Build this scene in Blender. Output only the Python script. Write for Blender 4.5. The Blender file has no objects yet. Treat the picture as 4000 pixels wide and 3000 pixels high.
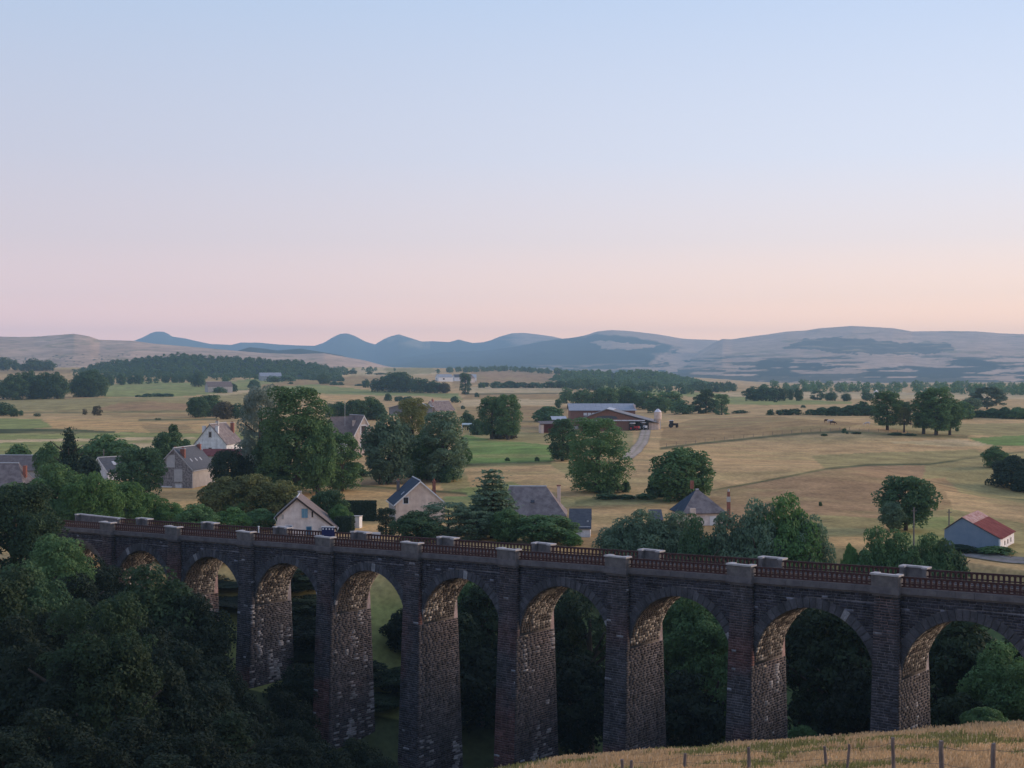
import bpy, bmesh, math, random
import numpy as np
from mathutils import Vector, Matrix
rng = np.random.default_rng(7)
random.seed(7)
S_ = bpy.context.scene
col = S_.collection

# ------------------------------------------------------------------ camera, sky, sun, exposure
F, PITCH = 3097.0, 33.0 / 3097.0          # focal length in units of a 2212 wide frame, tilt down
cam_d = bpy.data.cameras.new('camera'); cam = bpy.data.objects.new('camera', cam_d); col.objects.link(cam)
cam_d.sensor_width = 36.0; cam_d.lens = 36.0 * F / 2212.0
cam_d.clip_start = 0.5; cam_d.clip_end = 60000
cam.location = (0, 0, 0); cam.rotation_euler = (math.radians(90) - PITCH, 0, 0)
S_.camera = cam

SUN_AZ, SUN_EL = math.radians(67), math.radians(11)
w = bpy.data.worlds.new('World'); S_.world = w; w.use_nodes = True
nt = w.node_tree; N = nt.nodes; L = nt.links
for n in list(N): N.remove(n)
def nd(tree, typ, **kw):
    n = tree.nodes.new(typ)
    for k, v in kw.items(): setattr(n, k, v)
    return n
def s2l(c): return tuple(((x/255.)/12.92 if x/255. < .04045 else ((x/255.+.055)/1.055)**2.4) for x in c)
def ramp(tree, fac, stops, interp='EASE'):
    r = nd(tree, 'ShaderNodeValToRGB'); e = r.color_ramp
    e.interpolation = interp
    while len(e.elements) > 1: e.elements.remove(e.elements[-1])
    e.elements[0].position = stops[0][0]; e.elements[0].color = (*stops[0][1], 1)
    for p, c in stops[1:]:
        el = e.elements.new(p); el.color = (*c, 1)
    tree.links.new(fac, r.inputs[0]); return r.outputs[0]
def mth(tree, op, a, b=None, c=None, clamp=False):
    m = nd(tree, 'ShaderNodeMath', operation=op, use_clamp=clamp)
    for i, x in enumerate((a, b, c)):
        if x is None: continue
        if isinstance(x, (int, float)): m.inputs[i].default_value = x
        else: tree.links.new(x, m.inputs[i])
    return m.outputs[0]
def mixc(tree, f, a, b, blend='MIX'):
    m = nd(tree, 'ShaderNodeMix', data_type='RGBA', blend_type=blend)
    for i, x in ((0, f), (6, a), (7, b)):
        if isinstance(x, (int, float)): m.inputs[i].default_value = x
        elif isinstance(x, tuple): m.inputs[i].default_value = (*x[:3], 1)
        else: tree.links.new(x, m.inputs[i])
    return m.outputs[2]
tc = nd(nt, 'ShaderNodeTexCoord'); sep = nd(nt, 'ShaderNodeSeparateXYZ')
L.new(tc.outputs['Generated'], sep.inputs[0])
el = mth(nt, 'ARCSINE', sep.outputs[2])                       # elevation, radians
elf = mth(nt, 'MULTIPLY_ADD', el, 1/1.2, 0.2)                 # -0.24 rad -> 0, 0.96 rad -> 1
hx = mth(nt, 'SQRT', mth(nt, 'ADD', mth(nt, 'MULTIPLY', sep.outputs[0], sep.outputs[0]), mth(nt, 'MULTIPLY', sep.outputs[1], sep.outputs[1])))
GLOW_AZ = math.radians(78)
dt = mth(nt, 'ADD', mth(nt, 'MULTIPLY', sep.outputs[0], math.sin(GLOW_AZ)), mth(nt, 'MULTIPLY', sep.outputs[1], math.cos(GLOW_AZ)))
az = mth(nt, 'DIVIDE', dt, mth(nt, 'MAXIMUM', hx, 1e-4))      # 1 towards the afterglow
def E_(deg): return math.radians(deg)/1.2 + .2
GND = (.05, .045, .03)
EXPO, AIR_D = 0.45, 9.5e-5
AIR_C = np.array((.125, .235, .32))                           # light the air itself sends back, for the sky behind it
def beyond(deg, c):
    T = math.exp(-AIR_D*min(330/max(math.sin(math.radians(deg)), .02), 12600)) if deg > 0 else math.exp(-AIR_D*12600)
    return tuple(float(x) for x in np.maximum((np.array(s2l(c))*2**-EXPO-AIR_C*(1-T))/T, .01))
def stops(L_): return [(0, GND), (E_(-1.5), GND)]+[(E_(d), beyond(d, c)) for d, c in L_]
SKY_L = stops([(-.2, (205, 186, 190)), (.8, (206, 188, 192)), (1.9, (207, 191, 196)), (2.8, (208, 195, 201)), (5.1, (205, 200, 210)), (8.3, (197, 202, 219)), (14.7, (180, 201, 229)), (30, (158, 180, 216)), (54, (140, 160, 200))])
SKY_R = stops([(-.2, (230, 200, 186)), (.8, (234, 206, 186)), (1.9, (237, 211, 194)), (2.8, (239, 218, 205)), (5.1, (232, 225, 226)), (8.3, (219, 228, 244)), (14.7, (196, 216, 245)), (30, (168, 190, 224)), (54, (145, 165, 205))])
SKY_G = [(0, GND), (E_(-1.5), GND), (E_(-.2), (3.2, 1.5, .62)), (E_(3.5), (2.9, 1.75, .95)), (E_(10), (1.7, 1.35, 1.05)), (E_(20), (.85, .85, .95)), (E_(35), s2l((176, 196, 226))), (1, s2l((145, 165, 205)))]
cl, cr, cg = (ramp(nt, elf, q, 'B_SPLINE' if 0 else 'LINEAR') for q in (SKY_L, SKY_R, SKY_G))
mr = nd(nt, 'ShaderNodeMapRange', interpolation_type='SMOOTHSTEP'); L.new(az, mr.inputs[0]); mr.inputs[1].default_value = -.25; mr.inputs[2].default_value = .66
mg = nd(nt, 'ShaderNodeMapRange', interpolation_type='SMOOTHSTEP'); L.new(az, mg.inputs[0]); mg.inputs[1].default_value = .56; mg.inputs[2].default_value = 1.0
sky = mixc(nt, mg.outputs[0], mixc(nt, mr.outputs[0], cl, cr), cg)
bg = nd(nt, 'ShaderNodeBackground'); L.new(sky, bg.inputs[0]); bg.inputs[1].default_value = 1.0
wo = nd(nt, 'ShaderNodeOutputWorld'); L.new(bg.outputs[0], wo.inputs[0])

sd = bpy.data.lights.new('sun', 'SUN'); sun = bpy.data.objects.new('sun', sd); col.objects.link(sun)
sd.energy = 2.1; sd.angle = math.radians(24); sd.color = (1.0, .74, .55)
sv = Vector((math.sin(SUN_AZ)*math.cos(SUN_EL), math.cos(SUN_AZ)*math.cos(SUN_EL), math.sin(SUN_EL)))
sun.rotation_euler = sv.to_track_quat('Z', 'Y').to_euler()
S_.view_settings.view_transform = 'Standard'; S_.view_settings.look = 'None'
S_.view_settings.exposure = EXPO; S_.view_settings.gamma = 1.0; S_.view_settings.use_curve_mapping = False
S_.render.engine = 'CYCLES'
S_.cycles.use_denoising = True
S_.cycles.max_bounces = 6; S_.cycles.diffuse_bounces = 3; S_.cycles.volume_bounces = 1; S_.cycles.transparent_max_bounces = 8

# ------------------------------------------------------------------ projection helpers (frame 2212 x 1659)
CP, SP = math.cos(PITCH), math.sin(PITCH)
def ray(px, py):
    cx = (np.asarray(px, float)-1106)/F; cy = (829.5-np.asarray(py, float))/F
    return cx, CP+cy*SP, -SP+cy*CP
def W(px, py, Y):
    a, b, c = ray(px, py); t = Y/b
    return np.array([a*t, b*t, c*t])
def proj(x, y, z):
    d = y*CP - z*SP; u = y*SP + z*CP
    d = np.maximum(d, 1e-3)
    return 1106+F*x/d, 829.5-F*u/d
def vnoise(x, y, seed=0):
    x = np.asarray(x, float); y = np.asarray(y, float)
    xi = np.floor(x).astype(np.int64); yi = np.floor(y).astype(np.int64); fx = x-xi; fy = y-yi
    fx = fx*fx*(3-2*fx); fy = fy*fy*(3-2*fy)
    def h(a, b):
        q = (a*374761393 + b*668265263 + seed*974711) & 0x7fffffff
        q = ((q ^ (q >> 13))*1274126177) & 0x7fffffff
        return ((q ^ (q >> 16)) & 0xffff)/65535.
    return (h(xi, yi)*(1-fx)+h(xi+1, yi)*fx)*(1-fy)+(h(xi, yi+1)*(1-fx)+h(xi+1, yi+1)*fx)*fy
def fbm(x, y, seed=0, o=4):
    s = 0; a = .5
    for i in range(o):
        s = s + a*vnoise(np.asarray(x)*2**i, np.asarray(y)*2**i, seed+i); a *= .5
    return s/(1-.5**o)
# ------------------------------------------------------------------ terrain
YN = np.array([0, 200, 400, 600, 800, 1000, 1300, 1600, 2000, 2500, 3000, 4000, 5500.])
PXN = np.array([-600, 100, 500, 900, 1200, 1450, 1700, 2212, 2900.])
ZT = np.array([
 [-25, -25, -25, -25, -24, -23.5, -22, -17, -7, 2, 3, 0, 0],
 [-25, -25, -25, -25, -24, -23.5, -22, -17, -7, 2, 3, 0, 0],
 [-25, -25, -25, -24.5, -24, -24, -23, -18, -10, 0, 3, 0, 0],
 [-25, -25, -25, -24.5, -24, -24, -23.5, -22.5, -18, -8, 4, 0, -5],
 [-25, -25, -25, -25, -25, -24, -24, -23, -20, -14, -3, -8, -10],
 [-25, -25, -25, -24, -25, -25, -25, -25, -26, -24, -20, -25, -30],
 [-25, -25, -26, -23.5, -23.5, -25, -26.5, -27, -27, -28, -32, -40, -45],
 [-25, -26, -27, -24, -24, -25, -26.5, -27, -28, -28, -32, -40, -45],
 [-25, -26, -27, -24, -24, -25, -26.5, -27, -28, -28, -32, -40, -45]], float)
def plateau(x, y):
    yy = np.clip(y, 1, 5499); px = np.clip(1106+F*x/np.maximum(yy, 60), -599, 2899)
    iy = np.clip(np.searchsorted(YN, yy)-1, 0, len(YN)-2); fy = (yy-YN[iy])/(YN[iy+1]-YN[iy]); fy = fy*fy*(3-2*fy)*.5+fy*.5
    ix = np.clip(np.searchsorted(PXN, px)-1, 0, len(PXN)-2); fx = (px-PXN[ix])/(PXN[ix+1]-PXN[ix]); fx = fx*fx*(3-2*fx)
    z = (ZT[ix, iy]*(1-fx)+ZT[ix+1, iy]*fx)*(1-fy)+(ZT[ix, iy+1]*(1-fx)+ZT[ix+1, iy+1]*fx)*fy
    z = z + (fbm(x/60, y/60, 3)-.5)*1.2 + (fbm(x/260, y/260, 9, 2)-.5)*np.clip(y/300, .4, 5.0)
    for bx, by, sx, sy, bh in ((70, 325, 42, 40, 3.2), (118, 330, 26, 40, -4.0), (128, 560, 40, 60, 3.4), (-236, 900, 70, 90, 3.5), (-60, 640, 60, 70, 2.5), (230, 700, 70, 80, 2.5), (68, 201, 16, 14, 1.3), (10, 430, 40, 50, 1.5), (-330, 1250, 120, 120, 4.0)):
        z = z+bh*np.exp(-(((x-bx)/sx)**2+((y-by)/sy)**2))
    return z
THAL = np.array([(-150, -40), (-75, 60), (-38, 112), (-8, 150), (25, 168), (60, 142), (120, 112), (300, 90), (520, 80.)])
def thal(x, y):
    best = np.full(np.shape(x), 1e9); sg = np.zeros(np.shape(x))
    for (ax, ay), (bx, by) in zip(THAL[:-1], THAL[1:]):
        dx, dy = bx-ax, by-ay; l2 = dx*dx+dy*dy
        t = np.clip(((x-ax)*dx+(y-ay)*dy)/l2, 0, 1)
        d = np.hypot(x-ax-t*dx, y-ay-t*dy); s = np.sign(dx*(y-ay)-dy*(x-ax))
        m = d < best; best = np.where(m, d, best); sg = np.where(m, s, sg)
    return best*sg                                            # >0 beyond the stream
def H(x, y):
    x = np.asarray(x, float); y = np.asarray(y, float)
    near = -4.95+0.079*np.clip(x, -90, 160)-0.2235*y-.0018*np.maximum(0, y-80)**2-.09*np.maximum(0, 3-x)*np.clip((y-60)/20, 0, 1)+(fbm(x/9, y/9, 5)-.5)*.35
    near = np.maximum(near, -49)
    d = thal(x, y)
    dd = np.maximum(d, 0)
    left = np.clip((-x+5)/60, 0, 1)
    far = np.minimum(plateau(x, y), -48+dd*(.62-.28*left)+ (fbm(x/14, y/14, 6)-.5)*1.5)
    k = 3.0
    return np.where(d > -60, np.maximum(near, far)+k*np.log1p(np.exp(-np.abs(near-far)/k))*.6, near)
_yr = np.geomspace(42, 5400, 900)
def ground_hit(px, py):
    a, b, c = ray(px, py)
    x = a/b*_yr; z = c/b*_yr
    m = (z <= H(x, _yr)) & (_yr > 175)
    return float(_yr[np.argmax(m)]) if m.any() else 5400.

# ------------------------------------------------------------------ mesh and object helpers
def mesh_np(name, V, Q, mat=None, col_=None, smooth=False):
    V = np.asarray(V, np.float32).reshape(-1, 3); Q = np.asarray(Q, np.int32); k = Q.shape[1]
    me = bpy.data.meshes.new(name)
    me.vertices.add(len(V)); me.vertices.foreach_set('co', V.ravel())
    me.loops.add(Q.size); me.loops.foreach_set('vertex_index', Q.ravel())
    me.polygons.add(len(Q)); me.polygons.foreach_set('loop_start', np.arange(0, Q.size, k, dtype=np.int32))
    me.polygons.foreach_set('loop_total', np.full(len(Q), k, np.int32))
    if smooth: me.polygons.foreach_set('use_smooth', np.ones(len(Q), bool))
    if col_ is not None:
        c = np.ones((len(V), 4), np.float32); c[:, :3] = col_
        at = me.color_attributes.new('Col', 'FLOAT_COLOR', 'POINT'); at.data.foreach_set('color', c.ravel())
    if mat: me.materials.append(mat)
    me.update(calc_edges=True); me.validate()
    return me
def ob(name, me, parent=None, loc=None, rot=None, scale=None):
    o = bpy.data.objects.new(name, me); col.objects.link(o)
    if parent is not None: o.parent = parent
    if loc is not None: o.location = loc
    if rot is not None: o.rotation_euler = (0, 0, rot)
    if scale is not None: o.scale = scale
    return o
def tag(o, label=None, cat=None, group=None, kind=None):
    if label: o['label'] = label
    if cat: o['category'] = cat
    if group: o['group'] = group
    if kind: o['kind'] = kind
    return o
class MB:
    def __init__(s): s.v = []; s.f = []
    def add(s, vs, fs):
        b = len(s.v); s.v += [tuple(map(float, p)) for p in vs]; s.f += [tuple(b+i for i in f) for f in fs]; return s
    def box(s, x0, x1, y0, y1, z0, z1):
        return s.add([(x0, y0, z0), (x1, y0, z0), (x1, y1, z0), (x0, y1, z0), (x0, y0, z1), (x1, y0, z1), (x1, y1, z1), (x0, y1, z1)],
                     [(0, 3, 2, 1), (4, 5, 6, 7), (0, 1, 5, 4), (1, 2, 6, 5), (2, 3, 7, 6), (3, 0, 4, 7)])
    def prism(s, poly, y0, y1):                               # poly in x,z, counter-clockwise seen from -y
        n = len(poly); vs = [(x, y0, z) for x, z in poly]+[(x, y1, z) for x, z in poly]
        return s.add(vs, [tuple(range(n)), tuple(range(2*n-1, n-1, -1))]+[(i, i+n, (i+1) % n+n, (i+1) % n) for i in range(n)])
    def slab(s, a, b, c, d, th):                              # quad a b c d (ccw from above) thickened downwards
        q = [np.array(p, float) for p in (a, b, c, d)]; n = np.cross(q[1]-q[0], q[2]-q[0]); n /= np.linalg.norm(n)
        lo = [p-n*th for p in q]
        return s.add(q+lo, [(0, 1, 2, 3), (7, 6, 5, 4), (0, 4, 5, 1), (1, 5, 6, 2), (2, 6, 7, 3), (3, 7, 4, 0)])
    def tube(s, a, b, r0, r1=None, n=8, cap=True):
        r1 = r0 if r1 is None else r1; a = Vector(a); b = Vector(b); q = (b-a).to_track_quat('Z', 'Y')
        vs = []
        for p, r in ((a, r0), (b, r1)):
            for i in range(n):
                an = 2*math.pi*i/n; vs.append(p+q @ Vector((r*math.cos(an), r*math.sin(an), 0)))
        fs = [(i, (i+1) % n, (i+1) % n+n, i+n) for i in range(n)]
        if cap: fs += [tuple(range(n-1, -1, -1)), tuple(range(n, 2*n))]
        return s.add(vs, fs)
    def ico(s, c, r, sx=1, sy=1, sz=1, sub=1):
        bm = bmesh.new(); bmesh.ops.create_icosphere(bm, subdivisions=sub, radius=1)
        s.add([(c[0]+v.co.x*r*sx, c[1]+v.co.y*r*sy, c[2]+v.co.z*r*sz) for v in bm.verts], [tuple(v.index for v in f.verts) for f in bm.faces]); bm.free(); return s
    def mesh(s, name, mat=None, smooth=False):
        me = bpy.data.meshes.new(name); me.from_pydata(s.v, [], s.f)
        if mat: me.materials.append(mat)
        if smooth: me.polygons.foreach_set('use_smooth', [True]*len(me.polygons))
        me.update(); return me
    def build(s, name, mat, parent=None, loc=None, rot=None, smooth=False):
        return ob(name, s.mesh(name, mat, smooth), parent, loc, rot)
def empty(name, loc, rz=0):
    o = bpy.data.objects.new(name, None); col.objects.link(o); o.location = loc; o.rotation_euler = (0, 0, rz); o.empty_display_size = .3; return o

# ------------------------------------------------------------------ materials
def pmat(name, c1, c2=None, scale=4.0, rough=.85, bump=0.0, bscale=None, attr=False, metal=0.0, stretch=None, fine=None, translucent=0.0, objrand=0.0, spec=.2, lo=.35, hi=.65, streak=0.0):
    m = bpy.data.materials.new(name); m.use_nodes = True; t = m.node_tree; b = t.nodes['Principled BSDF']
    b.inputs['Roughness'].default_value = rough; b.inputs['Metallic'].default_value = metal
    b.inputs['Specular IOR Level'].default_value = spec
    g = nd(t, 'ShaderNodeNewGeometry') if attr else nd(t, 'ShaderNodeTexCoord')
    pos = g.outputs['Position'] if attr else g.outputs['Object']
    if stretch:
        mp = nd(t, 'ShaderNodeMapping'); mp.inputs['Scale'].default_value = stretch; t.links.new(pos, mp.inputs[0]); pos = mp.outputs[0]
    nz = nd(t, 'ShaderNodeTexNoise'); nz.inputs['Scale'].default_value = scale; nz.inputs['Detail'].default_value = 6; nz.inputs['Roughness'].default_value = .65
    t.links.new(pos, nz.inputs['Vector'])
    mrn = nd(t, 'ShaderNodeMapRange'); t.links.new(nz.outputs[0], mrn.inputs[0]); mrn.inputs[1].default_value = lo; mrn.inputs[2].default_value = hi
    if attr:
        a = nd(t, 'ShaderNodeVertexColor', layer_name='Col')
        k = c1 if isinstance(c1, (int, float)) else .3
        v = mth(t, 'MULTIPLY_ADD', mrn.outputs[0], 2*k, 1-k)
        c = mixc(t, 1.0, a.outputs[0], v, 'MULTIPLY')
        if fine:
            n2 = nd(t, 'ShaderNodeTexNoise'); n2.inputs['Scale'].default_value = fine; n2.inputs['Detail'].default_value = 4; t.links.new(pos, n2.inputs['Vector'])
            c = mixc(t, 1.0, c, mth(t, 'MULTIPLY_ADD', n2.outputs[0], 1.1, .45), 'MULTIPLY')
    else:
        c = mixc(t, mrn.outputs[0], tuple(c1), tuple(c2 or c1))
    if streak:
        sm = nd(t, 'ShaderNodeMapping'); sm.inputs['Scale'].default_value = (1.6, 1.6, .13); t.links.new(g.outputs['Position'] if attr else g.outputs['Object'], sm.inputs[0])
        sn = nd(t, 'ShaderNodeTexNoise'); sn.inputs['Scale'].default_value = 1.0; sn.inputs['Detail'].default_value = 5; t.links.new(sm.outputs[0], sn.inputs['Vector'])
        c = mixc(t, 1.0, c, mth(t, 'MULTIPLY_ADD', sn.outputs[0], 2*streak, 1-streak), 'MULTIPLY')
    if objrand:
        oi = nd(t, 'ShaderNodeObjectInfo')
        c = mixc(t, 1.0, c, mth(t, 'MULTIPLY_ADD', oi.outputs['Random'], 2*objrand, 1-objrand), 'MULTIPLY')
    t.links.new(c, b.inputs['Base Color'])
    if bump:
        nb = nd(t, 'ShaderNodeTexNoise'); nb.inputs['Scale'].default_value = bscale or scale*4; nb.inputs['Detail'].default_value = 5
        t.links.new(pos, nb.inputs['Vector'])
        bp = nd(t, 'ShaderNodeBump'); bp.inputs['Strength'].default_value = bump; bp.inputs['Distance'].default_value = .05
        t.links.new(nb.outputs[0], bp.inputs['Height']); t.links.new(bp.outputs[0], b.inputs['Normal'])
    if translucent:
        tr = nd(t, 'ShaderNodeBsdfTranslucent'); t.links.new(c, tr.inputs[0]); mx = nd(t, 'ShaderNodeMixShader'); mx.inputs[0].default_value = translucent
        o = t.nodes['Material Output']; t.links.new(b.outputs[0], mx.inputs[1]); t.links.new(tr.outputs[0], mx.inputs[2]); t.links.new(mx.outputs[0], o.inputs[0])
    return m
M = {}
M['ground'] = pmat('ground', .22, scale=.12, attr=True, rough=1, fine=1.3, bump=.5, bscale=2.0, stretch=(1, .8, 1), spec=.1)
M['hills'] = pmat('hills', .16, scale=.006, attr=True, rough=1, fine=.03, spec=.05)
M['stone'] = pmat('stone', .3, scale=1.2, attr=True, rough=.9, fine=9, bump=.6, bscale=7, streak=.55)
M['mortar'] = pmat('mortar', .25, scale=.6, attr=True, rough=.95, fine=5, bump=.4, bscale=6, streak=.5)
def leafm(n, c1, c2): M[n] = pmat(n, c1, c2, scale=3.5, rough=.75, translucent=.28, objrand=.16, spec=.2, lo=.3, hi=.7)
leafm('leaf_ravine', (.022, .042, .022), (.048, .076, .034))  # this and the next two: darker leaf copies, ravine shade put into the colour
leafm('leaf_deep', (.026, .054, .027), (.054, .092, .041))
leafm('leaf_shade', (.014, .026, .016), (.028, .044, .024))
leafm('leaf_dark', (0.047, 0.099, 0.047), (0.094, 0.169, 0.073))
leafm('leaf_mid', (0.068, 0.144, 0.056), (0.140, 0.244, 0.091))
leafm('leaf_light', (0.085, 0.185, 0.052), (0.15, 0.27, 0.085))
leafm('leaf_olive', (0.127, 0.149, 0.053), (0.204, 0.220, 0.088))
leafm('leaf_blue', (0.11, 0.16, 0.12), (0.28, 0.34, 0.29))
leafm('leaf_grey', (0.103, 0.170, 0.098), (0.184, 0.270, 0.161))
leafm('leaf_fir', (0.024, 0.049, 0.030), (0.051, 0.084, 0.049))
leafm('leaf_brown', (.085, .08, .045), (.13, .115, .065))
M['bark'] = pmat('bark', (.05, .04, .03), (.1, .085, .07), scale=12, bump=.6, stretch=(1, 1, .25))
# ------------------------------------------------------------------ ground sheet with its fields
TAN, BRN, OLV, GRN, BGR, PALE, DRK, ORG, RED = ((.54, .345, .155), (.38, .24, .105), (.35, .275, .11), (.27, .285, .09), (.18, .26, .065),
                                            (.59, .425, .225), (.07, .085, .033), (.60, .365, .15), (.37, .225, .11))
FIELDS = [   # colour, outline in frame units, drawn in order; each is a patch of land
 (TAN, [(-400, 796), (2700, 796), (2700, 870), (-400, 870)]),
 (PALE, [(690, 800), (800, 793), (930, 791), (945, 808), (830, 812), (700, 812)]),
 (OLV, [(830, 796), (935, 792), (942, 806), (850, 810)]),
 (BRN, [(-300, 800), (160, 797), (150, 808), (-300, 808)]),
 (GRN, [(225, 858), (232, 832), (300, 822), (470, 828), (560, 816), (640, 812), (660, 838), (553, 845), (450, 852), (370, 858)]),
 (PALE, [(450, 852), (560, 838), (690, 832), (700, 845), (560, 855), (440, 862)]),
 (BRN, [(560, 832), (690, 813), (830, 812), (830, 832), (700, 834), (568, 840)]),
 (RED, [(1015, 806), (1060, 797), (1110, 797), (1180, 806), (1221, 815), (1190, 830), (1100, 832), (1010, 822)]),
 (BRN, [(980, 815), (1030, 806), (1060, 826), (980, 838)]),
 (GRN, [(568, 838), (678, 830), (803, 843), (990, 851), (1000, 864), (915, 856), (730, 853), (603, 845)]),
 (ORG, [(685, 850), (760, 854), (803, 858), (803, 868), (760, 874), (690, 862)]),
 (PALE, [(1000, 836), (1106, 834), (1220, 838), (1220, 848), (1106, 849), (1010, 850)]),
 (BRN, [(1003, 851), (1200, 849), (1220, 862), (1106, 866), (1003, 862)]),
 (PALE, [(1000, 864), (1106, 862), (1228, 864), (1228, 876), (1106, 876), (990, 878)]),
 (BRN, [(985, 879), (1228, 877), (1228, 893), (985, 897)]),
 (GRN, [(1260, 830), (1330, 824), (1440, 844), (1560, 850), (1560, 858), (1400, 855), (1280, 842)]),
 (PALE, [(1560, 848), (1760, 846), (2300, 850), (2300, 862), (1560, 862)]),
 (GRN, [(1500, 860), (1600, 858), (1840, 868), (1840, 878), (1600, 874), (1500, 872)]),
 (TAN, [(1560, 876), (2300, 866), (2300, 890), (1560, 893)]),
 # left plain
 (OLV, [(-300, 868), (200, 860), (440, 858), (570, 846), (690, 855), (600, 872), (440, 875), (420, 889), (-300, 889)]),
 (RED, [(205, 884), (260, 870), (320, 867), (410, 873), (420, 889), (210, 890)]),
 (TAN, [(-300, 889), (420, 888), (640, 880), (640, 930), (110, 928), (-300, 900)]),
 (ORG, [(100, 905), (430, 902), (470, 925), (360, 936), (110, 926)]),
 (BRN, [(220, 894), (430, 896), (430, 902), (250, 902)]),
 (BRN, [(300, 918), (400, 916), (430, 938), (330, 938)]),
 (GRN, [(-300, 902), (90, 905), (114, 922), (60, 927), (-300, 930)]),
 (DRK, [(-300, 929), (120, 926), (250, 930), (250, 936), (110, 940), (-300, 940)]),
 (GRN, [(-300, 940), (260, 934), (440, 936), (640, 930), (640, 990), (-300, 1000)]),
 (PALE, [(-300, 952), (420, 944), (430, 950), (-300, 960)]),
 (PALE, [(170, 962), (330, 956), (430, 962), (200, 972)]),
 # middle
 (BRN, [(990, 897), (1240, 893), (1240, 945), (1000, 925)]),
 (OLV, [(1000, 925), (1240, 940), (1240, 960), (1000, 955)]),
 (BGR, [(960, 985), (1003, 940), (1060, 950), (1190, 962), (1200, 997), (1106, 1001), (980, 1004)]),
 (OLV, [(900, 1006), (1200, 1000), (1420, 1010), (1560, 1060), (1500, 1200), (1100, 1200), (950, 1100)]),
 (TAN, [(1000, 1012), (1190, 1005), (1300, 1075), (1180, 1080), (1020, 1060)]),
 (GRN, [(960, 1060), (1110, 1040), (1180, 1075), (1060, 1110), (960, 1100)]),
 (BRN, [(1200, 1095), (1480, 1085), (1620, 1070), (1600, 1240), (1150, 1240)]),
 (TAN, [(1240, 1105), (1440, 1098), (1440, 1130), (1240, 1150)]),
 (OLV, [(1120, 1075), (1400, 1072), (1450, 1084), (1250, 1092), (1130, 1085)]),
 (ORG, [(300, 1030), (460, 1035), (660, 1030), (940, 1030), (960, 1062), (940, 1150), (600, 1150), (300, 1110)]),
 (BRN, [(680, 1042), (1000, 1062), (1010, 1072), (940, 1072), (680, 1049)]),
 (RED, [(780, 1030), (950, 1034), (950, 1048), (780, 1046)]),
 (OLV, [(640, 1022), (760, 1018), (880, 1020), (800, 1034), (640, 1036)]),
 # right-hand pastures
 (TAN, [(1560, 893), (2300, 888), (2300, 960), (1970, 950), (1659, 945), (1420, 970), (1330, 960), (1420, 905)]),
 (BRN, [(1430, 925), (1500, 905), (1680, 900), (1860, 915), (1820, 930), (1640, 940), (1425, 964)]),
 (OLV, [(1870, 915), (2300, 915), (2300, 945), (2060, 940), (1980, 938)]),
 (OLV, [(1250, 940), (1360, 915), (1372, 978), (1260, 985)]),
 (TAN, [(1340, 985), (1426, 970), (1659, 944), (1824, 934), (1970, 943), (2084, 945), (2134, 984), (2009, 1003), (1784, 1013), (1659, 1038), (1531, 1062), (1340, 1075)]),
 (OLV, [(1750, 985), (1960, 975), (2110, 970), (2130, 984), (2009, 1003), (1784, 1013)]),
 (PALE, [(1900, 955), (2060, 948), (2180, 962), (2060, 966)]),
 (BGR, [(2090, 946), (2300, 938), (2300, 968), (2140, 962)]),
 (OLV, [(2134, 984), (2300, 972), (2300, 1250), (1880, 1250), (1940, 1120), (2000, 1003)]),
 (RED, [(1531, 1062), (1659, 1038), (1784, 1013), (1872, 1006), (2000, 1004), (1985, 1060), (1930, 1130), (1700, 1150), (1500, 1130)]),
 (BRN, [(1900, 1040), (2040, 1030), (2100, 1090), (1980, 1110)]),
 (OLV, [(1700, 1110), (1910, 1120), (1900, 1180), (1700, 1180)]),
 (TAN, [(2040, 1060), (2300, 1100), (2300, 1150), (2060, 1100)]),
 (ORG, [(1765, 1160), (1900, 1160), (1890, 1235), (1740, 1235)]),
 (GRN, [(1950, 1120), (2060, 1115), (2080, 1180), (1940, 1180)]),
 (TAN, [(2080, 1205), (2300, 1205), (2300, 1250), (2080, 1250)]),
]
BANKS = [([(1426, 969), (1540, 955), (1659, 943), (1740, 936), (1824, 932), (1970, 941), (2090, 944)], 2.2),
         ([(1340, 1076), (1531, 1061), (1659, 1038), (1784, 1013), (1872, 1005), (2009, 1003), (2134, 984), (2212, 976)], 1.7),
         ([(1003, 1004), (1100, 1002), (1190, 1000)], 2.5), ([(0, 892), (240, 890), (420, 889)], 1.5), ([(300, 908), (470, 905)], 1.5), ([(640, 1042), (800, 1051), (1010, 1066)], 2.0),
         ([(1240, 1085), (1330, 1079), (1450, 1083)], 3.5), ([(1003, 851), (1220, 849)], 1.2), ([(560, 1031), (760, 1026)], 1.5)]
def inpoly(px, py, P):
    r = np.zeros(px.shape, bool); n = len(P)
    for i in range(n):
        x1, y1 = P[i]; x2, y2 = P[(i+1) % n]
        if y1 == y2: continue
        c = ((y1 > py) != (y2 > py)) & (px < (x2-x1)*(py-y1)/(y2-y1)+x1)
        r ^= c
    return r
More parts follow.
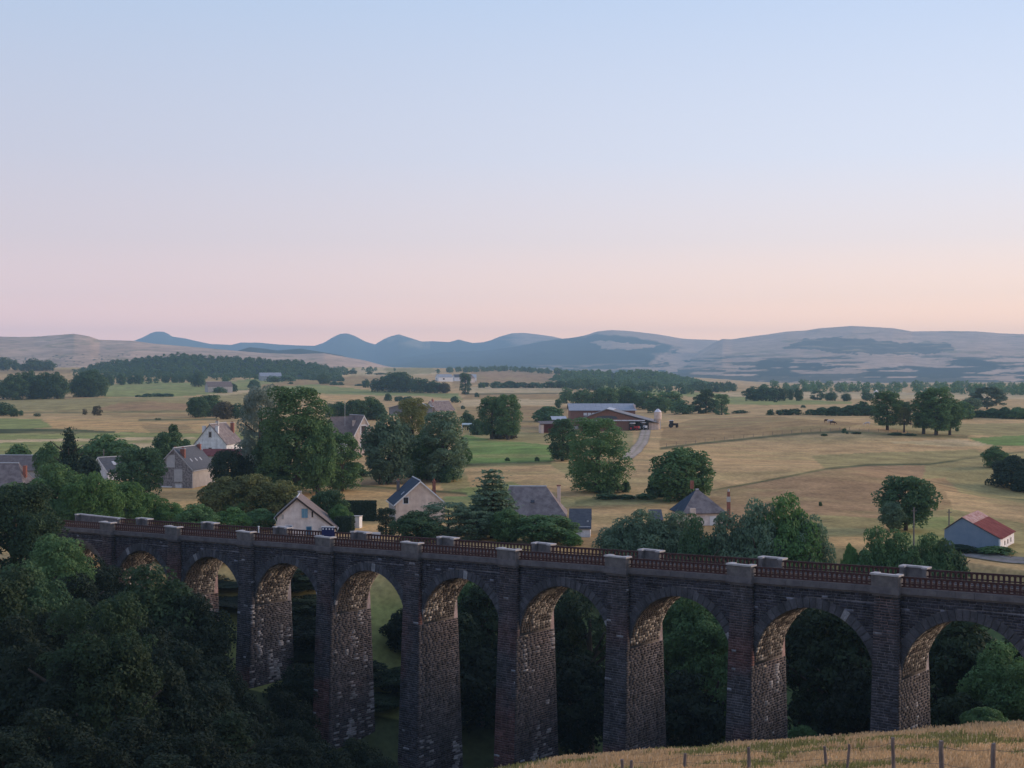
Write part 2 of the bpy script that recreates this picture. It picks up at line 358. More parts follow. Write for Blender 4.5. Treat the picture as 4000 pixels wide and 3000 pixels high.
def paint_ground(x, y, z):
    px, py = proj(x, y, z)
    wob = (fbm(x/25, y/25, 31)-.5)
    qx = px+wob*8; qy = py+(fbm(x/18, y/18, 33)-.5)*5*np.clip((py-800)/150, .1, 1.2)
    c = np.empty((len(x), 3)); c[:] = TAN
    for k, P in FIELDS: c[inpoly(qx, qy, P)] = k
    for P, wd in BANKS:
        for (ax, ay), (bx, by) in zip(P[:-1], P[1:]):
            m = (px >= ax) & (px < bx); yy = ay+(by-ay)*(px-ax)/(bx-ax)
            f = np.clip(1.4-np.abs(py-yy+wob*3)/(wd*1.35), 0, 1)*m*.9
            c = c*(1-f[:, None])+np.array(DRK)*f[:, None]
    # mixing of greener and drier grass inside every field
    g1 = fbm(x/35, y/14, 41)[:, None]; g2 = fbm(x/7, y/4, 43)[:, None]
    c = c*(.78+.45*g1); k = np.clip((g1-.5)*3, 0, .5); c = c*(1-k)+np.array(OLV)*k*.9
    c = c*(.8+.4*g2)
    an = np.floor(fbm(x/160, y/160, 55, 1)*5)*.7; c = c*(1+.055*np.sin((x*np.cos(an)+y*np.sin(an))/1.9)*(y > 200)*(y < 900)*(fbm(x/80, y/80, 56, 2) > .4))[:, None]      # mowing lines
    # the ravine: dark grass, and the slope on the camera's side: dry grass
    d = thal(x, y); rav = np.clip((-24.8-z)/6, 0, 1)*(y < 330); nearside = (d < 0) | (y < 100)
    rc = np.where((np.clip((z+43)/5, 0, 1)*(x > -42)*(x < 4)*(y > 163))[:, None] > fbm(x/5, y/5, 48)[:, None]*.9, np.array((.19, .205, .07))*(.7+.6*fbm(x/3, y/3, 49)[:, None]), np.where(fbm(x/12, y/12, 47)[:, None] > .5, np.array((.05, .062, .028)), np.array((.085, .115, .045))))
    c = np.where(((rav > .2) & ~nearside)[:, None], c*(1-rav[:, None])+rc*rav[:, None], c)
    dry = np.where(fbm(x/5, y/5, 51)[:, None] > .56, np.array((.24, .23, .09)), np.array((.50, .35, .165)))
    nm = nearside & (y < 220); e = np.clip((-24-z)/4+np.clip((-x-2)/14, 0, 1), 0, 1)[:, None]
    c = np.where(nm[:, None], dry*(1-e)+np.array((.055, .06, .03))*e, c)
    return c
us = np.concatenate([np.linspace(-1.6, -.42, 40), np.linspace(-.415, .415, 560), np.linspace(.42, 1.6, 40)])
yf = F*25/np.arange(500, 20, -1.25)                           # rows that thin out with distance
ys = np.concatenate([np.arange(-90, 40, 6.0), np.arange(40, 156, 1.2), yf[yf > 156], [4200, 4700, 5300.]]); ys = ys[np.argsort(ys)]
ys = ys[ys <= 5300]
X = us[None, :]*np.hypot(ys, 90)[:, None]; Y = np.repeat(ys[:, None], len(us), 1)
Z = H(X, Y)
V = np.stack([X, Y, Z], -1).reshape(-1, 3)
nr, nc = X.shape
idx = np.arange(nr*nc).reshape(nr, nc)
Q = np.stack([idx[:-1, :-1], idx[:-1, 1:], idx[1:, 1:], idx[1:, :-1]], -1).reshape(-1, 4)
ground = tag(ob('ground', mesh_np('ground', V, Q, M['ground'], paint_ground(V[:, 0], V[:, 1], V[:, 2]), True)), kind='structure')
# farm track draped over the field
def sheet(name, path, wd, mat, lift=.06, colr=None, n=60):
    P = np.array([W(px, py, ground_hit(px, py))[:2] for px, py in path]); t = np.linspace(0, len(P)-1, n)
    C = np.stack([np.interp(t, range(len(P)), P[:, i]) for i in (0, 1)], -1); D = np.gradient(C, axis=0); D /= np.linalg.norm(D, axis=1)[:, None]
    nn = np.stack([-D[:, 1], D[:, 0]], -1); k = 7; o = np.linspace(-.5, .5, k)
    G = C[:, None, :]+nn[:, None, :]*o[None, :, None]*wd; G = G.reshape(-1, 2)
    z = H(G[:, 0], G[:, 1])+lift
    i = np.arange(n*k).reshape(n, k); q = np.stack([i[:-1, :-1], i[1:, :-1], i[1:, 1:], i[:-1, 1:]], -1).reshape(-1, 4)
    st = np.abs(np.tile(o, n)); cc = np.where(((st > .15) & (st < .38))[:, None], np.array(colr), np.array(colr)*.72+np.array((.02, .03, 0)))
    return tag(ob(name, mesh_np(name, np.c_[G, z], q, mat, cc, True)), kind='structure')
sheet('track', [(1352, 992), (1372, 976), (1385, 960), (1392, 945), (1395, 932), (1393, 920)], 3.8, M['ground'], .12, (.40, .32, .26))
sheet('road', [(2085, 1198), (2130, 1204), (2180, 1210), (2240, 1216), (2330, 1226)], 4.5, M['ground'], .1, (.2, .185, .18))

# ------------------------------------------------------------------ the hills and mountains far behind
PAS, PA2, FOR, HED = (.50, .33, .22), (.30, .23, .13), (.022, .040, .034), (.04, .055, .04)
def mountain(name, pts, D, Dn, zb, colour, pw=1.25, rough=14., seed=0, lean=0.0, step=3, rows=80):
    pts = np.array(pts, float); px = np.arange(pts[0, 0], pts[-1, 0]+1, step); py = np.interp(px, pts[:, 0], pts[:, 1])
    u = (px-1106)/F
    v = np.concatenate([np.linspace(0, 1, rows), 1+np.array([.06, .15, .3, .6, 1.0])])
    A = np.minimum(v, 1)[:, None]; zr = (796.5-py)/F*D
    Yg = Dn+(D-Dn)*np.minimum(v, 1)[:, None]+np.maximum(v-1, 0)[:, None]*min((D-Dn)*.6, 500)+0*u[None, :]
    Xg = u[None, :]*Yg
    n = fbm(Xg/700, Yg/1300, seed, 5)-.5; g = np.abs(fbm(Xg/500, Yg/2600, seed+20, 4)-.5)
    shp = A**pw
    Zg = zb+(zr[None, :]-zb)*shp+(n*rough*2-g*rough*3)*np.sin(np.pi*A)**.8+(fbm(Xg/60, Yg/60, seed+5)-.5)*5*np.clip(A*3, 0, 1)*(1-A)
    back = np.maximum(v-1, 0)[:, None]
    Zg = Zg-back*(zr[None, :]-zb)*.9-(back > 0)*2.0
    Vv = np.stack([Xg, Yg, Zg], -1).reshape(-1, 3); i = np.arange(Xg.size).reshape(Xg.shape)
    q = np.stack([i[:-1, :-1], i[:-1, 1:], i[1:, 1:], i[1:, :-1]], -1).reshape(-1, 4)
    pxx, pyy = proj(Vv[:, 0], Vv[:, 1], Vv[:, 2])
    c = colour(Vv[:, 0], Vv[:, 1], Vv[:, 2], pxx, pyy, np.repeat(A, Xg.shape[1], 1).ravel())
    return tag(ob(name, mesh_np(name, Vv, q, M['hills'], c, True)), kind='structure')
def patch(c, m, k, s=.10):
    m = np.asarray(m, float)[:, None]; c[:] = c*(1-m)+np.array(k)*m
def soft(v, s=.07): return np.clip(v/s+.5, 0, 1)
def speck(x, y, px, py, sx, sy, thr, seed): return fbm(px/sx, py/sy, seed, 4) > thr
def c_left(x, y, z, px, py, A):
    c = np.empty((len(x), 3)); c[:] = PAS
    f = fbm(px/60, py/6, 3)[:, None]; c = c*(.7+.6*f)
    patch(c, soft(fbm(px/26, py/3.0, 8)-.66, .12)*.8*(A > .12), PA2)
    patch(c, soft(fbm(px/5, py/2.2, 18)-.72)*(A < .45), HED)
    return c
mountain('hill', [(-500, 742), (-300, 735), (0, 727), (40, 728), (80, 727), (120, 724), (160, 721), (180, 724), (195, 727), (215, 734), (250, 735), (285, 736), (330, 742), (400, 748), (480, 755), (560, 762), (640, 765), (700, 763), (740, 770), (790, 779), (830, 790), (900, 803)], 4800, 3050, -10, c_left, 1.0, 9, 3)
def c_wood(x, y, z, px, py, A):
    c = np.empty((len(x), 3)); c[:] = FOR; return c*(.7+.6*fbm(px/6, py/3, 12)[:, None])
mountain('wooded_hill', [(430, 775), (500, 762), (515, 757), (540, 750), (570, 753), (600, 757), (650, 753), (700, 761), (740, 768), (790, 790)], 5600, 4900, 10, c_wood, 1.0, 4, 5)
def c_far(x, y, z, px, py, A):
    c = np.empty((len(x), 3)); c[:] = FOR
    c = c*(.8+.5*fbm(px/40, py/15, 14)[:, None])
    patch(c, soft(A-.72, .15)*(px > 835)*(px < 930)*soft(fbm(px/30, py/12, 15)-.45, .2)*.6, PA2)
    patch(c, soft(A-.66, .2)*soft(px-1060, 30)*soft(fbm(px/60, py/10, 16)-.45, .2)*.7, PAS)
    return c
mountain('mountain', [(-500, 752), (0, 750), (230, 745), (270, 740), (290, 736), (310, 728), (325, 720), (338, 716), (355, 717), (365, 722), (372, 727), (400, 731), (430, 738), (455, 743), (500, 745), (520, 740), (560, 740), (600, 744), (640, 746), (680, 747), (700, 740), (720, 728), (735, 721), (750, 720), (765, 725), (790, 738), (810, 744), (830, 732), (845, 726), (862, 722), (880, 728), (912, 738), (935, 737), (970, 739), (985, 735), (992, 733), (1000, 736), (1022, 741), (1045, 739), (1060, 735), (1080, 727), (1105, 720), (1130, 719), (1160, 722), (1195, 727), (1215, 732), (1300, 742), (1500, 752)], 12000, 8600, -10, c_far, 1.1, 22, 7)
def c_mid(x, y, z, px, py, A):
    c = np.empty((len(x), 3)); c[:] = FOR
    c = c*(.8+.5*fbm(px/30, py/12, 24)[:, None])
    top = np.interp(px, [760, 1180, 1262, 1290, 1360, 1420, 1500, 1560, 1700], [700, 700, 727, 722, 727, 738, 760, 790, 850])
    patch(c, soft(top-py+8*(fbm(px/14, py/5, 26)-.5), 4)*.85, PAS)
    patch(c, .9*inpoly(px+30*(fbm(px/14, py/5, 25)-.5), py+8*(fbm(px/12, py/5, 22)-.5), [(1280, 737), (1300, 735), (1360, 742), (1420, 745), (1400, 752), (1360, 757), (1310, 754), (1290, 745)]), PAS)
    patch(c, soft(.2-A, .1)*soft(fbm(px/30, py/3, 27)-.55, .1)*.8, PAS)
    patch(c, soft(px+60*(fbm(px/15, py/9, 29)-.5)+(py-770)*1.2-1425, 25)*soft(py-752, 6)*soft(fbm(px/26, py/5, 28)-.4), PAS)
    return c
mountain('mountain', [(700, 812), (760, 800), (800, 780), (900, 768), (960, 761), (1040, 758), (1110, 749), (1180, 736), (1240, 729), (1262, 725), (1290, 716), (1320, 713), (1360, 715), (1420, 722), (1470, 731), (1500, 733), (1535, 734), (1560, 736), (1620, 745), (1700, 760), (1800, 790)], 9800, 5900, -20, c_mid, 1.15, 20, 11, rows=90)
def c_right(x, y, z, px, py, A):
    c = np.empty((len(x), 3)); c[:] = PAS
    c = c*(.75+.5*fbm(px/80, py/7, 34)[:, None])
    wx = px+60*(fbm(px/22, py/6, 35, 5)-.5); wy = py+13*(fbm(px/20, py/6, 36, 5)-.5)
    patch(c, .85*inpoly(wx, wy, [(1690, 749), (1750, 733), (1800, 728), (1880, 731), (1930, 739), (2040, 742), (2075, 757), (2000, 765), (1900, 766), (1810, 762), (1730, 755)]), FOR)
    low = (wy > 768)
    hb = fbm(px/70, py/4.5, 37, 5)
    patch(c, soft(wy-768, 10)*soft(hb-.53+.0026*(wy-768), .05)*.92, HED)
    patch(c, inpoly(wx, wy, [(1590, 800), (1650, 780), (1720, 778), (1800, 788), (1780, 812), (1600, 812)])*soft(hb-.38), FOR)
    patch(c, inpoly(wx, wy, [(1880, 800), (1960, 783), (2080, 775), (2212, 790), (2300, 800), (2300, 816), (1880, 818)])*soft(hb-.42), FOR)
    patch(c, (A > .5)*soft(fbm(px/50, py/3.4, 38)-.66, .12), PA2)
    return c
mountain('mountain', [(1420, 800), (1500, 765), (1540, 742), (1560, 732), (1580, 733), (1620, 727), (1660, 722), (1700, 716), (1740, 714), (1770, 709), (1800, 707), (1840, 704), (1880, 706), (1930, 709), (1970, 716), (2050, 715), (2110, 716), (2160, 720), (2212, 722), (2350, 728), (2700, 742)], 8200, 3900, -46, c_right, 1.25, 16, 13, rows=120)

c_hill = lambda x, y, z, px, py, A: np.array(FOR)*(.9+.5*fbm(x/30, y/30, 12)[:, None])
WOODED = [mountain('wooded_hill', [(130, 812), (170, 802), (200, 793), (240, 785), (300, 778), (345, 773), (380, 769), (400, 768), (420, 771), (470, 775), (560, 779), (640, 784), (700, 792), (735, 806)], 2250, 1830, -16, c_hill, .9, 1.5, 21, rows=30),
          mountain('wooded_hill', [(1185, 826), (1215, 808), (1250, 805), (1300, 806), (1390, 804), (1430, 808), (1470, 817), (1520, 829), (1570, 842)], 2350, 1950, -27, c_hill, .9, 1.5, 23, rows=30)]
# air between here and the mountains
hz = bpy.data.materials.new('haze'); hz.use_nodes = True; t = hz.node_tree
for n in list(t.nodes):
    if n.type != 'OUTPUT_MATERIAL': t.nodes.remove(n)
pv = nd(t, 'ShaderNodeVolumePrincipled'); pv.inputs['Color'].default_value = (.44, .72, 1.0, 1); pv.inputs['Density'].default_value = AIR_D; pv.inputs['Anisotropy'].default_value = 0.0
t.links.new(pv.outputs[0], t.nodes['Material Output'].inputs['Volume'])
HZ = MB().box(-12000, 12000, -400, 12600, -160, 345).build('haze', hz); tag(HZ, kind='stuff')
# ------------------------------------------------------------------ the viaduct
VR = np.array([.779, -.627]); VR /= np.linalg.norm(VR); VN = np.array([-VR[1], VR[0]])        # along (towards the near end), across (away)
SP_ = 13.0
Z0 = 181.0; X0 = (231.8-1106)/F*Z0
NEAR_T = -2.95
A0 = np.array([X0, Z0])-VN*NEAR_T
def vp(s, t, z):
    s = np.asarray(s, float); t = np.asarray(t, float); z = np.asarray(z, float); s, t, z = np.broadcast_arrays(s, t, z)
    return np.stack([A0[0]+VR[0]*s+VN[0]*t, A0[1]+VR[1]*s+VN[1]*t, z], -1)
PXS = [230, 372, 529, 700, 888, 1097, 1333, 1600, 1915]
SK = [((p-1106)/F*Z0-X0)/(VR[0]-VR[1]*(p-1106)/F) for p in PXS]
SK += [SK[-1]+SP_, SK[-1]+2*SP_, SK[-1]+3*SP_]
SK = [SK[0]-SP_]+SK                                           # the hidden abutment pier at the far end
ZTOP0 = -(1127.8-796.5)/F*Z0
GRADE = (-(1240-796.5)/F*(Z0+VR[1]*SK[9])-ZTOP0)/SK[9]
def ztop(s): return ZTOP0+GRADE*np.asarray(s, float)          # top of the refuge walls
def zcor(s): return ztop(s)-1.08                              # top of the cornice
S_END0, S_END1 = SK[0]-6, SK[-1]
viaduct = empty('viaduct', (float(A0[0]), float(A0[1]), -20.0))
tag(viaduct, 'long dark stone railway viaduct with tall round arches crossing the wooded ravine', 'viaduct')
VO = np.array([A0[0], A0[1], -20.0])
STN = np.array((.062, .058, .067))
def stones_mesh(name, corners, normal, depth, colr, proud=.02, mat='stone'):
    """corners (n,4,3) counter-clockwise seen from outside, normal (3,) or (n,3); five faces each"""
    n = len(corners); nn = np.broadcast_to(np.asarray(normal, float), (n, 3))[:, None, :]
    j = rng.uniform(0, proud, (n, 1, 1))
    front = corners+nn*j+rng.normal(0, .008, corners.shape); back = corners-nn*depth
    c0 = corners.mean(1, keepdims=True); front = c0+(front-c0)*np.array([.97])
    Vv = np.concatenate([front, back], 1).reshape(-1, 3)
    b = np.arange(n)[:, None]*8
    fs = np.array([(0, 1, 2, 3), (0, 4, 5, 1), (1, 5, 6, 2), (2, 6, 7, 3), (3, 7, 4, 0)])
    q = (b[:, :, None]+fs[None]).reshape(-1, 4)
    return mesh_np(name, Vv-VO, q, M[mat], np.repeat(colr, 8, 0))
def courses(z0, z1, h=.225): 
    n = max(1, int(round((z1-z0)/h))); return np.linspace(z0, z1, n+1)
def split(a0, a1, lo=.36, hi=.85):
    e = [a0]
    while e[-1] < a1-hi*1.05: e.append(e[-1]+rng.uniform(lo, hi))
    e.append(a1); return e
def face_stones(za, zb, lo_hi, place, keep=None, h=.225, joint=.026):
    """rows of stones on a wall: lo_hi(z) gives the run, place(a,z) the 3-d point"""
    out, mid = [], []
    zs = courses(za, zb, h)
    for z0, z1 in zip(zs[:-1], zs[1:]):
        a0, a1 = lo_hi((z0+z1)/2)
        if a1-a0 < .12: continue
        e = split(a0, a1) if a1-a0 > .6 else [a0, a1]
        for b0, b1 in zip(e[:-1], e[1:]):
            if b1-b0 < .1: continue
            if keep and not keep((b0+b1)/2, (z0+z1)/2): continue
            j = joint*rng.uniform(.5, 1.1)
            out.append(place(np.array([b0+j, b1-j, b1-j, b0+j]), np.array([z0+j, z0+j, z1-j, z1-j]))); mid.append(((b0+b1)/2, (z0+z1)/2))
    return np.array(out), np.array(mid)
def colour_front(s, a, z):
    n = len(a); v = rng.uniform(.6, 1.25, n)[:, None]
    c = STN*v
    red = np.clip((fbm((s+a)/7.0, z/6.0, 61, 3)-.47)*6, 0, 1)*np.clip((-21.5-z)/3, 0, 1)*np.clip((z+43)/5, 0, 1)
    c = c*(1-red[:, None])+np.array((.115, .058, .056))*v*red[:, None]
    lime = (rng.random(n) < .012)[:, None]
    return np.where(lime, np.array((.30, .30, .33))*rng.uniform(.6, 1.1, (n, 1)), c)
def colour_side(s, t, z, base):
    n = len(t); v = rng.uniform(.55, 1.2, n)[:, None]
    tone = fbm(t/3+s, z/8, 71, 3)[:, None]
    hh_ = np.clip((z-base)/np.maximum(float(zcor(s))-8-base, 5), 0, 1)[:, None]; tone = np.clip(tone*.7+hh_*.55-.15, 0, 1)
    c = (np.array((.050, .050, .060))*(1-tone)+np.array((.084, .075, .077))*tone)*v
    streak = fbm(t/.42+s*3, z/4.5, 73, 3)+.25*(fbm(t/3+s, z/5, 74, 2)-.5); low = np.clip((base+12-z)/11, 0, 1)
    up = np.clip((z-(float(zcor(s))-8.2))/3.2, 0, 1); pale = (rng.random(n) < up*.72*np.clip((fbm(t/1.5+s, z/2, 75, 2)-.35)*4, 0, 1))[:, None]
    c = np.where(pale, np.array((.27, .235, .205))*rng.uniform(.6, 1.15, (n, 1)), c)
    lim = ((streak > .735-.20*low+.05*math.sin(s*1.7)) & (rng.random(n) < .8))[:, None]
    return np.where(lim, np.array((.27, .265, .28))*rng.uniform(.5, 1.15, (n, 1)), c)
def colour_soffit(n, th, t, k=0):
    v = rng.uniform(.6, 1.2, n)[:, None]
    f = fbm(th*3.1+k*7, t*.9+k*3, 81, 3); far_lit = np.clip((t+2.5)/5, 0, 1)*.5+.35           # light painted in: paler to the lit far edge, darker to front and crown
    pr = np.clip((f-.50+.35*(far_lit-.5))*5+.5, 0, 1)*np.clip(1.25-np.exp(-((th-1.5)/.32)**2), 0, 1)*(.92-.05*max(k-5, 0))*np.clip(.5+.7*np.minimum(th, math.pi-th), 0, 1)
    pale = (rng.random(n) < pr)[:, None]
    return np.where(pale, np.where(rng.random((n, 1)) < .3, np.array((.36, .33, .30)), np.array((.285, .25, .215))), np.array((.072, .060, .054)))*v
HWT, HDT, BW, BD = 1.06, 2.88, .0125, .036                    # pier half width and half depth at the top, and their batter
ARCH_HD = 2.5
single_budget = 300
pier_objs = []
rest = {'c': [], 'n': [], 'col': []}
def rest_add(c, n, colr):
    if len(c) == 0: return
    rest['c'].append(c); rest['n'].append(np.broadcast_to(np.asarray(n, float), (len(c), 3))); rest['col'].append(colr)
def spring(k):                                                # arch between pier k and k+1: centre, radius, crown height
    a, b = SK[k], SK[k+1]; m = (a+b)/2; R = (b-a)/2-HWT-.06; return m, R, float(zcor(m))-2.28
# piers
single_sets = []
for k, s in enumerate(SK[:-1]):
    zt = float(zcor(s))-.55
    P = vp(s, 0, 0); base = float(min(H(P[0], P[1]), H(*vp(s, NEAR_T, 0)[:2]), H(*vp(s, 3, 0)[:2])))-.6
    hw = lambda z: HWT+BW*np.maximum(zt-z, 0); hd = lambda z: HDT+BD*np.maximum(zt-z, 0)
    zz = np.linspace(base, zt, 14); ring = []
    for z in zz: ring += [vp(s-hw(z)+.03, -hd(z)+.03, z), vp(s+hw(z)-.03, -hd(z)+.03, z), vp(s+hw(z)-.03, hd(z)-.03, z), vp(s-hw(z)+.03, hd(z)-.03, z)]
    ring = np.array(ring); q = [(4*i+j, 4*i+(j+1) % 4, 4*i+4+(j+1) % 4, 4*i+4+j) for i in range(13) for j in range(4)]+[(52, 53, 54, 55)]
    mc = np.empty((len(ring), 3)); red = np.clip((fbm((s)/7.0, ring[:, 2]/6.0, 61, 3)-.40)*4, 0, 1)[:, None]
    mc[:] = np.array((.20, .187, .205))*(1-red)+np.array((.23, .16, .155))*red
    pier = ob('pier', mesh_np('pier', ring-VO, q, M['mortar'], mc), viaduct); pier_objs.append(pier)
    if k == 0: continue
    # front face
    c, m_ = face_stones(base+.2, zt, lambda z: (-hw(z), hw(z)), lambda a, z: vp(s+a, -hd(z), z))
    cf = colour_front(s, m_[:, 0], m_[:, 1])
    nrm = np.r_[-VN, .02]
    if k == 9: single_sets.append((pier, c, nrm, cf, m_))
    else: rest_add(c, nrm, cf)
    # side that faces the near end
    sp_z = spring(k)[2]-spring(k)[1] if k+1 < len(SK) else zt-7
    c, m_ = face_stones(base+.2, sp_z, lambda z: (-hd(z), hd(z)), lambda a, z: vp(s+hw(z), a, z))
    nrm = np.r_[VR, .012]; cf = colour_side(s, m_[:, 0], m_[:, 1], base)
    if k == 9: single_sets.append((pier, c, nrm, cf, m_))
    else: rest_add(c, nrm, cf)
    c, m_ = face_stones(sp_z, zt, lambda z: (-hd(z), -ARCH_HD), lambda a, z: vp(s+hw(z), a, z))
    rest_add(c, nrm, colour_front(s, m_[:, 0], m_[:, 1]))
# arches: core, soffit stones, spandrel stones, voussoirs
vous_mesh = {}
NV = 31
for k in range(len(SK)-1):
    m, R, zc = spring(k); zs = zc-R
    n = 40; th = np.linspace(0, math.pi, n+1)
    sx = m-np.cos(th)*R; zx = zs+np.sin(th)*R
    sx = np.r_[SK[k]+HWT*.2, sx, SK[k+1]-HWT*.2]; zx = np.r_[zs, zx, zs]
    zt = zcor(sx)-.5
    Rg = np.array([vp(sx, -ARCH_HD+.02, zx), vp(sx, -ARCH_HD+.02, zt), vp(sx, ARCH_HD, zt), vp(sx, ARCH_HD, zx)]); K = len(sx)
    i = np.arange(4*K).reshape(4, K)
    q = np.concatenate([np.stack([i[0, :-1], i[0, 1:], i[1, 1:], i[1, :-1]], -1), np.stack([i[3, 1:], i[3, :-1], i[2, :-1], i[2, 1:]], -1),
                        np.stack([i[3, :-1], i[3, 1:], i[0, 1:], i[0, :-1]], -1), np.stack([i[1, :-1], i[1, 1:], i[2, 1:], i[2, :-1]], -1)])
    mc = np.empty((4*K, 3)); mc[:] = (.15, .145, .165)
    mc[np.r_[i[0], i[3]]] = (.13, .118, .112)
    arch = ob('arch', mesh_np('arch', Rg.reshape(-1, 3)-VO, q, M['mortar'], mc), viaduct)
    # soffit stones
    cs, nn, cc = [], [], []
    na = 62; te = np.linspace(.04, math.pi-.04, na+1)
    for t0, t1 in zip(te[:-1], te[1:]):
        e = split(-ARCH_HD+.06, ARCH_HD, .28, .6); tm = (t0+t1)/2
        for b0, b1 in zip(e[:-1], e[1:]):
            j = .02; jt = .004
            a_ = np.array([t1-jt, t1-jt, t0+jt, t0+jt]); b_ = np.array([b0+j, b1-j, b1-j, b0+j])
            cs.append(vp(m-np.cos(a_)*(R-.01), b_, zs+np.sin(a_)*(R-.01))[::-1]); nn.append(np.r_[VR*math.cos(tm), -math.sin(tm)]); cc.append((tm, (b0+b1)/2))
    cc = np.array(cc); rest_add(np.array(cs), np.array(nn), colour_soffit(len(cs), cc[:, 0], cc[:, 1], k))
    # spandrel
    RE = R+.86
    def run(z, m=m, zs=zs, RE=RE, k=k): return (SK[k]+HWT, SK[k+1]-HWT)
    zlo = zs+R*.35
    topz = float(min(zcor(SK[k]), zcor(SK[k+1])))-.52
    allc, allm = [], []
    zrow = courses(zlo, topz, .22)
    for z0, z1 in zip(zrow[:-1], zrow[1:]):
        sh = lambda s_: GRADE*(s_-m)                          # courses follow the gradient of the line
        hh = RE**2-((z0+z1)/2-zs)**2; half = math.sqrt(hh) if hh > 0 else 0
        segs = [(SK[k]+HWT, m-half), (m+half, SK[k+1]-HWT)] if half > 0 else [(SK[k]+HWT, SK[k+1]-HWT)]
        for a0, a1 in segs:
            if a1-a0 < .25: continue
            e = split(a0, a1, .38, .8)
            for b0, b1 in zip(e[:-1], e[1:]):
                j = .02*rng.uniform(.6, 1.3); a_ = np.array([b0+j, b1-j, b1-j, b0+j]); z_ = np.array([z0+j, z0+j, z1-j, z1-j])
                allc.append(vp(a_, -ARCH_HD, z_+(sh(a_) if half == 0 else 0))); allm.append(((b0+b1)/2, (z0+z1)/2))
    allm = np.array(allm); cf = colour_front(SK[k], allm[:, 0], allm[:, 1])*np.array((.80, .84, .95))
    rest_add(np.array(allc), np.r_[-VN, 0], cf)
    # voussoirs: one ring of dressed stones, alike ones share a mesh
    if k in (0, len(SK)-2): continue
    for i_ in range(NV):
        t0 = math.pi*i_/NV; t1 = math.pi*(i_+1)/NV; R0 = R
        key = (i_, round(R, 1))
        if key not in vous_mesh:
            Rr = round(R, 1); d_ = .0045
            r1 = Rr+.84*(1+.02*math.sin(i_*7.3)); mb = MB()
            pts = [(-math.cos(a)*r, math.sin(a)*r) for a, r in ((t0+d_, Rr), (t0+d_, r1), (t1-d_, r1), (t1-d_, Rr))]
            vs = []
            for t_, in_ in ((-.05, .985), (.25, 1.0)):
                cxm = sum(p[0] for p in pts)/4; czm = sum(p[1] for p in pts)/4
                for p in pts:
                    a_, z_ = cxm+(p[0]-cxm)*in_, czm+(p[1]-czm)*in_
                    vs.append((VR[0]*a_+VN[0]*t_, VR[1]*a_+VN[1]*t_, z_))
            mb.add(vs, [(0, 3, 2, 1), (0, 1, 5, 4), (1, 2, 6, 5), (2, 3, 7, 6), (3, 0, 4, 7)])
            c_ = np.array((.075, .075, .088))*random.uniform(.8, 1.2)
            if random.random() < .06: c_ = np.array((.26, .26, .28))
            me = mb.mesh('voussoir', M['stone']); at = me.color_attributes.new('Col', 'FLOAT_COLOR', 'POINT')
            at.data.foreach_set('color', np.tile(np.r_[c_, 1], 8).astype(np.float32)); vous_mesh[key] = me
        p = vp(m, -ARCH_HD, zs)-VO
        ob('voussoir', vous_mesh[key], arch, tuple(p))
# one by one: the largest stones, on the nearest pier in full view; all others joined
cand = []
for si, (pier, c, nrm, cf, m_) in enumerate(single_sets):
    wz = c[:, :, 2].mean(1); px, py = proj(*c.mean(1).T)
    size = np.linalg.norm(c[:, 1]-c[:, 0], axis=1)*np.linalg.norm(c[:, 2]-c[:, 1], axis=1)*(1.2 if si == 0 else .75)
    vis = (py < 1575) & (py > 1240)
    for i in range(len(c)): cand.append((-size[i] if vis[i] else 9, si, i))
cand.sort(); chosen = set((b, i) for a, b, i in cand[:single_budget] if a < 9)
for si, (pier, c, nrm, cf, m_) in enumerate(single_sets):
    left = [i for i in range(len(c)) if (si, i) not in chosen]
    rest_add(c[left], nrm, cf[left])
    for i in range(len(c)):
        if (si, i) in chosen: ob('stone', stones_mesh('stone', c[i:i+1], nrm, .12, cf[i:i+1]), pier)
mas = ob('masonry', stones_mesh('masonry', np.concatenate(rest['c']), np.concatenate(rest['n']), .12, np.concatenate(rest['col'])), viaduct)
tag(mas, kind='stuff')

# cornice, deck, refuges, railings
def vbox(mb, s0, s1, t0, t1, f0, f1, d0=0.0, d1=0.0, nseg=1):
    """a box along the deck; f0/f1: heights as functions of s plus offsets d0/d1"""
    for i in range(nseg):
        a, b = s0+(s1-s0)*i/nseg, s0+(s1-s0)*(i+1)/nseg
        vs = [vp(x, t, float(f(x))+d)-VO for f, d in ((f0, d0), (f1, d1)) for x, t in ((a, t0), (b, t0), (b, t1), (a, t1))]
        mb.add(vs, [(0, 3, 2, 1), (4, 5, 6, 7), (0, 1, 5, 4), (1, 2, 6, 5), (2, 3, 7, 6), (3, 0, 4, 7)])
    return mb
M['cornice'] = pmat('cornice', (.10, .092, .10), (.165, .152, .158), scale=1.1, bump=.5, bscale=9)
M['coping'] = pmat('coping', (.37, .355, .355), (.50, .48, .475), scale=2.0, bump=.3)
M['refuge'] = pmat('refuge', (.10, .092, .096), (.18, .165, .162), scale=1.6, bump=.5, bscale=8)
M['iron'] = pmat('iron', (.046, .020, .020), (.072, .031, .029), scale=6, rough=.6, bump=.2)
M['ballast'] = pmat('ballast', (.22, .18, .17), (.36, .30, .27), scale=9, bump=.8)
M['rail'] = pmat('rail', (.10, .055, .035), (.2, .15, .12), scale=5, rough=.5, metal=.4)
deck = vbox(MB(), S_END0, S_END1, -2.35, 2.35, zcor, zcor, -.6, -.12, 12).build('deck', M['ballast'], viaduct)
for t_ in (-.72, .72): vbox(MB(), S_END0, S_END1, t_-.035, t_+.035, zcor, zcor, -.12, .06, 12).build('rail', M['rail'], deck)
sl = MB(); s_ = S_END0+.3
while s_ < S_END1: vbox(sl, s_, s_+.24, -1.25, 1.25, zcor, zcor, -.13, -.05); s_ += .65
